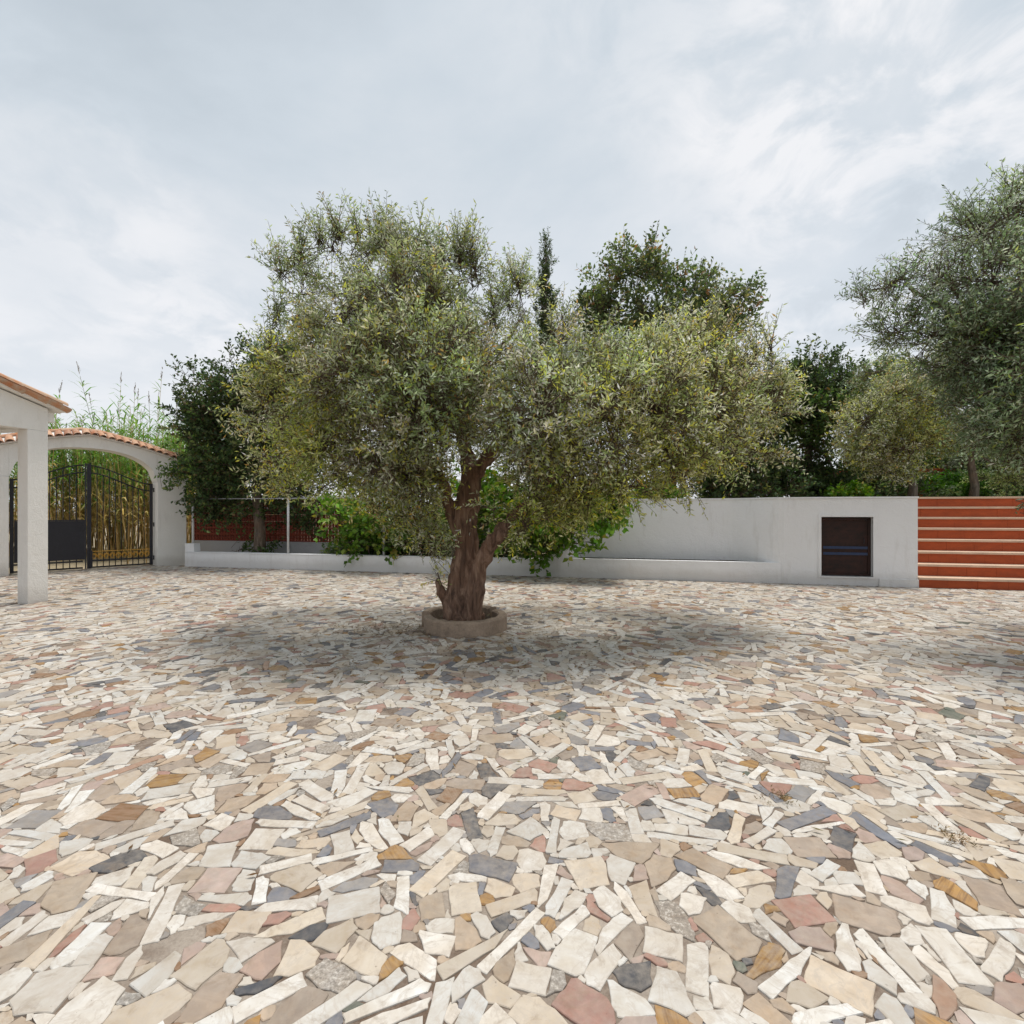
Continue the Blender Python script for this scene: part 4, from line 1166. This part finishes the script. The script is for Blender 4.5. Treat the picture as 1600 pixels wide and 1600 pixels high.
# row of dense dark trees above the white wall
for i, (px, dd, top, lab) in enumerate(((1150, 15.0, 570, 'dense dark evergreen tree behind the middle of the white wall'), (1265, 16.2, 548, 'dense dark evergreen tree behind the wall above the hatch'), (1375, 16.8, 560, 'dense dark evergreen tree behind the small pale olive'), (1580, 18.5, 655, 'low dark evergreen tree behind the pale straight olive trunk'), (1480, 20.5, 650, 'dark evergreen tree behind the far clay coloured wall'))):
    cl = []
    rg = random.Random(70+i)
    for k in range(15):
        yy = rg.uniform(top+40, 765); w_ = 52*(1-abs((yy-690)/210)**2*0.5)
        cl.append((P(px+rg.uniform(-1, 1)*w_, yy, dd+rg.uniform(-.7, .7)), (rg.uniform(.6, .95), .8, rg.uniform(.5, .75)), 1.0, (1, 1, 1) if k % 4 else (1.5, 1.5, 1.2)))
    cl.append((P(px, top+28, dd), (.7, .7, .5), 0.9)); cl.append((P(px+25, top+45, dd), (.6, .7, .5), .9))
    cl.append((P(px-20, 770, dd-.8), (1.0, .8, .4), 1)); cl.append((P(px+45, 770, dd-.8), (1.0, .8, .4), 1))
    simple_tree('evergreen_tree', lab, (P(px, 800, dd).x, dd, 1.7), cl, 620+i*7, 330, 9, 8, (0.13, 0.060), 0.36, DARK, P(px, 690, dd), 0.15, 'evergreens behind the white wall', sub_r=0.30)
# small pale olives on the terrace
d = 13.4
simple_tree('olive_tree', 'small rounded pale olive on the terrace above the end of the white wall', (P(1424, 800, d).x, d, 1.7), [
    (P(1350, 660, d), (.55, .6, .55), 1, G5), (P(1400, 620, d), (.7, .8, .55), 1, G5), (P(1460, 610, d), (.7, .8, .55), .9, G1), (P(1380, 700, d), (.7, .7, .45), 1, G5), (P(1430, 680, d), (.8, .8, .5), 1, G3), (P(1400, 735, d), (.5, .6, .3), .8, G5), (P(1340, 700, d), (.4, .5, .4), .9, G5), (P(1480, 670, d), (.6, .7, .5), .8, G4), (P(1440, 570, d), (.5, .5, .3), .6, G4), (P(1375, 580, d), (.4, .5, .3), .6, G4)],
    651, 330, 10, 11, (0.085, 0.023), 0.34, OLIVE, P(1424, 700, d), 0.10, sub_r=0.24)
d = 13.9
simple_tree('olive_tree', 'olive with a straight pale trunk at the head of the terracotta steps', (P(1520, 800, d).x, d, 1.72), [
    (P(1520, 690, d), (.6, .7, .4), .8, G4), (P(1560, 640, d), (.8, .8, .7), .9, G4), (P(1500, 610, d), (.7, .8, .6), .8, G4), (P(1590, 700, d), (.7, .7, .6), .9, G4), (P(1620, 640, d), (.9, .8, .8), .8, G4), (P(1575, 750, d), (.6, .6, .4), .8, G3), (P(1540, 570, d), (.7, .7, .5), .6, G4)],
    661, 260, 10, 11, (0.085, 0.023), 0.34, OLIVE_DK, P(1521, 690, d), 0.10, sub_r=0.24)
# leafy bush leaning over the low wall
d = 12.6
simple_tree('leafy_bush', 'bright green broad leaved bush leaning over the low white wall', (P(700, 800, 13.0).x, 13.0, 0), [
    (P(530, 805, 13.2), (.45, .5, .35), .9), (P(560, 835, 13.3), (.5, .5, .35), .8, (.7, .7, .7)), (P(600, 800, 13), (.6, .6, .5), .8, (.8, .8, .8)), (P(620, 845, 13.2), (.6, .5, .3), .7, (.7, .7, .7)), (P(800, 820, 11.8), (.5, .5, .4), .9, (.8, .8, .8)), (P(850, 815, 11.5), (.5, .5, .4), 1), (P(890, 820, 11.3), (.55, .5, .4), 1.1), (P(930, 795, 11.2), (.5, .5, .35), 1.1),
    (P(955, 800, 11.1), (.35, .4, .25), 1), (P(905, 850, 11.2), (.25, .3, .2), .9), (P(840, 855, 11.7), (.5, .4, .25), .8, (.8, .8, .8)), (P(700, 800, 12.6), (1., .6, .6), .5, (.7, .7, .7)), (P(760, 780, 12.2), (.8, .6, .6), .5, (.7, .7, .7)), (P(968, 830, 11.1), (.12, .15, .15), .8)],
    671, 190, 8, 7, (0.14, 0.105), 0.36, BRIGHT, (P(720, 800, 12.6).x, 12.6, 1.1), 0.09, mat='leaf_glossy', sub_r=0.24, cat='bush')
# shady shrubs below
for i, (px, dd, h, lab) in enumerate(((590, 14.2, 0.9, 'dark shrub in shade behind the low wall below the bright bush'), (680, 13.6, 1.0, 'dark shrub in shade behind the old olive trunk'), (800, 13.2, 1.1, 'dark shrub in shade against the end of the tall white wall'))):
    b = P(px, 800, dd); b.z = 0
    simple_tree('shrub', lab, tuple(b), [(b+Vector((ox, oy, h*q)), (.55, .5, .4), 1) for ox, oy, q in ((-.7, 0, .4), (0, .1, .6), (.7, 0, .4), (-.35, .1, 1.), (.4, .1, 1.), (0, 0, .25), (1.1, .1, .8))],
                681+i, 110, 8, 8, (0.12, 0.05), 0.34, DARK, b+Vector((0, 0, .5)), 0.05, 'shaded shrubs behind the low wall', sub_r=0.22, cat='shrub')
# plants peeping over the white wall
for i, (px, dd, lab) in enumerate(((1025, 13.2, 'fresh green low plant growing just over the tall wall top'), (1330, 14.6, 'tufted low green plant under the dark evergreens'))):
    b = P(px, 800, dd); b.z = 1.7
    simple_tree('garden_plant', lab, tuple(b), [(b+Vector((ox, 0, .22+oz)), (.28, .28, .16), 1) for ox, oz in ((-.4, 0), (0, .08), (.35, 0))], 691+i, 40, 7, 7, (0.11, 0.07), 0.22, BRIGHT, b+Vector((0, 0, .15)), 0.02, mat='leaf_glossy', sub_r=0.12, cat='plant')
tag(box('timber_post', -0.05, 0.05, -0.05, 0.05, 0, 1.05, M['post_wood'], None, 0.006), 'short pale timber post among plants above the tall white wall', 'post').location = (P(1046, 800, 13.6).x, 13.6, 1.7)

# hedge and clay-coloured wall at the back of the terrace
hb = P(1470, 800, 17.5); hb.z = 1.7
he = empty('clipped_hedge', tuple(hb)); tag(he, 'clipped green hedge before the far clay coloured wall beyond the steps', 'hedge')
foliage(he, [((x, 0, z), (.5, .35, .35), 1) for x in (-1.4, -.7, 0, .7, 1.4, 2.1, 2.8, 3.5) for z in (.35, .75)], 701, 260, 8, 8, (0.08, 0.05), 0.2, [(50, (0.045, 0.11, 0.018)), (50, (0.07, 0.15, 0.02))], up=0.3, sub_r=0.14, name='leaves', twigs=False)
for x in (-1.2, 0, 1.2, 2.4): tube('stem', [(x, 0, -0.05), (x, 0, .7)], .03, M['bark_grey'], he, 6)
bw = box('garden_wall', -4.5, 7.0, 0, 0.25, -0.05, 1.45, M['terracotta'], None, 0.01)
bw.location = (P(1470, 800, 19.5).x, 19.5, 1.7)
tag(bw, 'far clay coloured garden wall behind the clipped hedge', 'wall')

# ------------------------------------------------------------------ wire fence on the low wall, lattice wall behind it
fence = framed('wire_fence')
tag(fence, 'wire fence with slim white posts standing on the low wall', 'fence')
FZ = 1.88
sfp = [0.18, wall_s(446), wall_s(446)+2.75, wall_s(446)+5.5]
for s in sfp:
    tube('post', [(s, 0.11, 0.40), (s, 0.11, FZ)], 0.03, M['post_white'], fence, 8)
tube('top_rail', [(0.18, 0.11, FZ-0.02), (sfp[1], 0.11, FZ-0.02), (sfp[-1], 0.11, FZ-0.02)], 0.013, M['greyplaster'], fence, 6)
lat = framed('lattice_wall')
tag(lat, 'red clay lattice block screen on a pale plaster base behind the fence', 'wall')
LY = 1.55
box('base', -1.25, 6.15, LY, LY+0.16, -0.03, 0.62, M['greyplaster'], lat, 0.01)
def lattice_block():
    bm = bmesh.new(); a_ = 0.098; t = 0.022; y1 = 0.10
    box_into(bm, -a_, a_, 0, y1, -a_, -a_+t); box_into(bm, -a_, a_, 0, y1, a_-t, a_)
    box_into(bm, -a_, -a_+t, 0.001, y1-0.001, -a_+t, a_-t); box_into(bm, a_-t, a_, 0.001, y1-0.001, -a_+t, a_-t)
    # diamond web
    for sx in (1, -1):
        v = [bm.verts.new(p) for p in ((sx*(a_-t), 0.02, -0.012), (sx*0.012, 0.02, a_-t), (-sx*0.012, 0.02, a_-t), (sx*(a_-t-0.024), 0.02, 0.0))]
    box_into(bm, -a_+t, a_-t, 0.01, y1-0.01, -0.012, 0.012); box_into(bm, -0.012, 0.012, 0.011, y1-0.011, -a_+t, -0.012); box_into(bm, -0.012, 0.012, 0.011, y1-0.011, 0.012, a_-t)
    bm.verts.ensure_lookup_table()
    for v in [v for v in bm.verts if not v.link_faces]: bm.verts.remove(v)
    bmesh.ops.recalc_face_normals(bm, faces=bm.faces[:])
    me = bpy.data.meshes.new('lattice_block'); bm.to_mesh(me); bm.free(); me.materials.append(M['lattice'])
    return me
LB = lattice_block()
for r_ in range(6):
    for c_ in range(37):
        o = bpy.data.objects.new('lattice_block', LB); link(o, lat)
        o.location = (-1.24+c_*0.2, LY+0.03+trng.uniform(-.004, .004), 0.72+r_*0.2)
box('capping', -1.35, 6.15, LY-0.01, LY+0.17, 1.822, 1.87, M['lattice'], lat, 0.008)
for k, px in enumerate((537, 556)):
    p_ = wall_pt(wall_s(px), 0.62)
    o = box('timber_stake', -0.035, 0.035, -0.035, 0.035, -0.03, 0.95, M['post_wood'], None, 0.005)
    o.location = (p_.x, p_.y, 0); tag(o, ('thin pale stake behind the low wall at the end of the lattice screen', 'thin stake behind the low wall nearer the old olive')[k], 'stake', 'stakes behind the low wall')

# ------------------------------------------------------------------ reeds beyond the gate
reed = empty('reed_thicket', (-14.2, 18.3, 0)); tag(reed, 'thicket of tall green and straw coloured reeds beyond the iron gate', 'reeds', kind='stuff')
rr = np.random.default_rng(77)
NR = 850
bx0 = rr.uniform(-5.2, 4.6, NR); by0 = rr.normal(0.5, 1.5, NR)+bx0*0.10
bx0[:150] = rr.normal(-0.9, 0.28, 150); bx0[150:320] = rr.normal(1.3, 0.9, 170)
hh0 = rr.uniform(2.6, 5.0, NR)
hh0[:150] = rr.uniform(3.6, 4.7, 150); hh0[150:320] = rr.uniform(3.4, 4.9, 170)
hh0 = hh0+np.where(rr.random(NR) < 0.06, rr.uniform(0.6, 1.3, NR), 0)
lean = rr.normal(0, 0.10, (NR, 2))
Vs, Qs, Ts = [], [], []
Lv, Lq, Lt = [], [], []
for i in range(NR):
    b = np.array([bx0[i], by0[i], -0.04]); h = hh0[i]
    tip = b+np.array([lean[i, 0]*h, lean[i, 1]*h, h])
    r0, r1 = 0.014, 0.005
    bi = len(Vs)
    straw = np.array([0.68, 0.52, 0.24]) if rr.random() < 0.8 else np.array([0.30, 0.28, 0.10])
    for (p, r_) in ((b, r0), (tip, r1)):
        for k in range(3):
            Vs.append(p+np.array([math.cos(2.094*k)*r_, math.sin(2.094*k)*r_, 0])); Ts.append((*straw, 1))
    for k in range(3): Qs.append((bi+k, bi+(k+1) % 3, bi+3+(k+1) % 3, bi+3+k))
    nlf = int(h*8)
    for j in range(nlf):
        t = rr.uniform(0.10, 1.0)**0.62
        p = b+(tip-b)*t
        az = rr.uniform(0, 2*math.pi); ll = rr.uniform(0.32, 0.7)*(1.05-0.25*t); w = rr.uniform(0.013, 0.026)
        dr = np.array([math.cos(az), math.sin(az), 0]); sd = np.array([-math.sin(az), math.cos(az), 0])
        green = t*h > 2.15+rr.normal(0, 0.5)
        c = (np.array([0.15, 0.30, 0.055]) if rr.random() < 0.6 else np.array([0.25, 0.36, 0.11])) if green else (np.array([0.70, 0.53, 0.23]) if rr.random() < 0.8 else np.array([0.34, 0.25, 0.10]))
        c = np.clip(c*rr.uniform(0.7, 1.25), 0, .7)
        li = len(Lv)
        upz = rr.uniform(0.5, 1.0); fall = rr.uniform(0.2, 0.9)
        for s_, wz in ((0, 0.5), (0.5, 1.0), (1.0, 0.08)):
            q = p+dr*ll*s_*0.75+np.array([0, 0, ll*(upz*s_-fall*s_*s_)])
            Lv.append(q+sd*w*wz); Lv.append(q-sd*w*wz); Lt.append((*c, 1)); Lt.append((*c, 1))
        Lq.append((li, li+1, li+3, li+2)); Lq.append((li+2, li+3, li+5, li+4))
    if h > 5.1 or rr.random() < 0.02:   # feathery flower head
        for j in range(22):
            t = rr.uniform(0, 1); p = tip+np.array([lean[i, 0], lean[i, 1], 1.0])*t*0.42
            az = rr.uniform(0, 6.28); ll = 0.11*(1.1-t*0.7)
            dr = np.array([math.cos(az)*0.35, math.sin(az)*0.35, 1.0])*ll; sd = np.array([-math.sin(az), math.cos(az), 0])*0.006
            li = len(Lv); c = np.array([0.26, 0.22, 0.17])*rr.uniform(0.7, 1.2)
            for q in (p-sd, p+sd, p+dr+sd, p+dr-sd): Lv.append(q); Lt.append((*c, 1))
            Lq.append((li, li+1, li+2, li+3))
np_mesh('canes', np.array(Vs), np.array(Qs), np.array(Ts), M['leaf'], reed)['kind'] = 'stuff'
np_mesh('leaves', np.array(Lv), np.array(Lq), np.array(Lt), M['leaf'], reed)['kind'] = 'stuff'

# ------------------------------------------------------------------ fallen leaves and weeds in the joints
rl = np.random.default_rng(91)
n = 4200
lx = rl.normal(-0.5, 1.4, n); ly = 5.9+rl.normal(0, 1.0, n)
lx[:900] = rl.normal(-1.35, 0.45, 900); ly[:900] = rl.normal(6.5, 0.22, 900)
kk = (ly > 2.2) & (np.hypot(lx-PLANTER.x, ly-PLANTER.y) > 0.56); lx, ly = lx[kk], ly[kk]
m = 900      # strays blown across the yard and along the foot of the wall
xs1 = rl.uniform(-8, 9, m); ys1 = rl.uniform(2.0, 12.0, m)
for q in range(m):
    s_, w_ = wall_local(xs1[q], ys1[q])
    if q < 420 or w_ > -0.06:
        p_ = wall_pt(rl.uniform(0.3, 17.0), -0.05-abs(rl.normal(0, 0.12))); xs1[q], ys1[q] = p_.x, p_.y
lx = np.concatenate([lx, xs1]); ly = np.concatenate([ly, ys1])
m = 260
a_ = rl.uniform(0, 6.28, m); q_ = np.sqrt(rl.random(m))*0.38
lx = np.concatenate([lx, PLANTER.x+np.cos(a_)*q_]); ly = np.concatenate([ly, PLANTER.y+np.sin(a_)*q_])
lz = np.where(np.hypot(lx-PLANTER.x, ly-PLANTER.y) < 0.45, 0.135, 0.013)+rl.uniform(0, 0.006, len(lx))
n = len(lx)
az = rl.uniform(0, 6.28, n); L = rl.uniform(0.025, 0.06, n); W = L*0.26
dx, dy = np.cos(az), np.sin(az)
V = np.empty((n, 4, 3)); c0 = np.stack([lx, ly, lz], 1); D_ = np.stack([dx, dy, rl.normal(0, .08, n)], 1); Sd = np.stack([-dy, dx, rl.normal(0, .2, n)], 1)
V[:, 0] = c0-D_*L[:, None]*.5; V[:, 2] = c0+D_*L[:, None]*.5; V[:, 1] = c0+Sd*W[:, None]*.5; V[:, 3] = c0-Sd*W[:, None]*.5
V[:, :, 2] += 0.004
V[:, :, 2] = np.maximum(V[:, :, 2], 0.012)
pc = np.array([(0.16, 0.09, 0.04), (0.24, 0.15, 0.07), (0.09, 0.055, 0.03), (0.22, 0.19, 0.10)])[rl.integers(0, 4, n)]
tn = np.ones((n, 4, 4)); tn[:, :, :3] = pc[:, None, :]
o = np_mesh('fallen_leaves', V.reshape(-1, 3), np.arange(n*4).reshape(n, 4), tn.reshape(-1, 4), M['leaf'], None)
tag(o, 'dry brown fallen leaves scattered over the paving, thickest round the old olive', 'leaf litter', kind='stuff')
def weed(px, py, label, seed, sc):
    dd = CAM_H*800/(py-800); b = P(px, py, dd); b.z = 0.004
    e_ = empty('weed', tuple(b)); tag(e_, label, 'weed', 'dry weeds in the paving joints')
    foliage(e_, [((0, 0, .010), (.075*sc, .055*sc, .008), 1)], seed, 10, 4, 5, (0.020, 0.0045), 0.035, [(50, (0.26, 0.18, 0.10)), (30, (0.36, 0.28, 0.17)), (20, (0.15, 0.13, 0.06))], up=0.12, sub_r=0.02, name='blades', twigs=False)
weed(1212, 1252, 'small dry weed tuft in a joint between white strips', 801, 1.0)
weed(1478, 1312, 'sprawling dry weed with thin stalks in a joint by slate pieces', 802, 1.1)
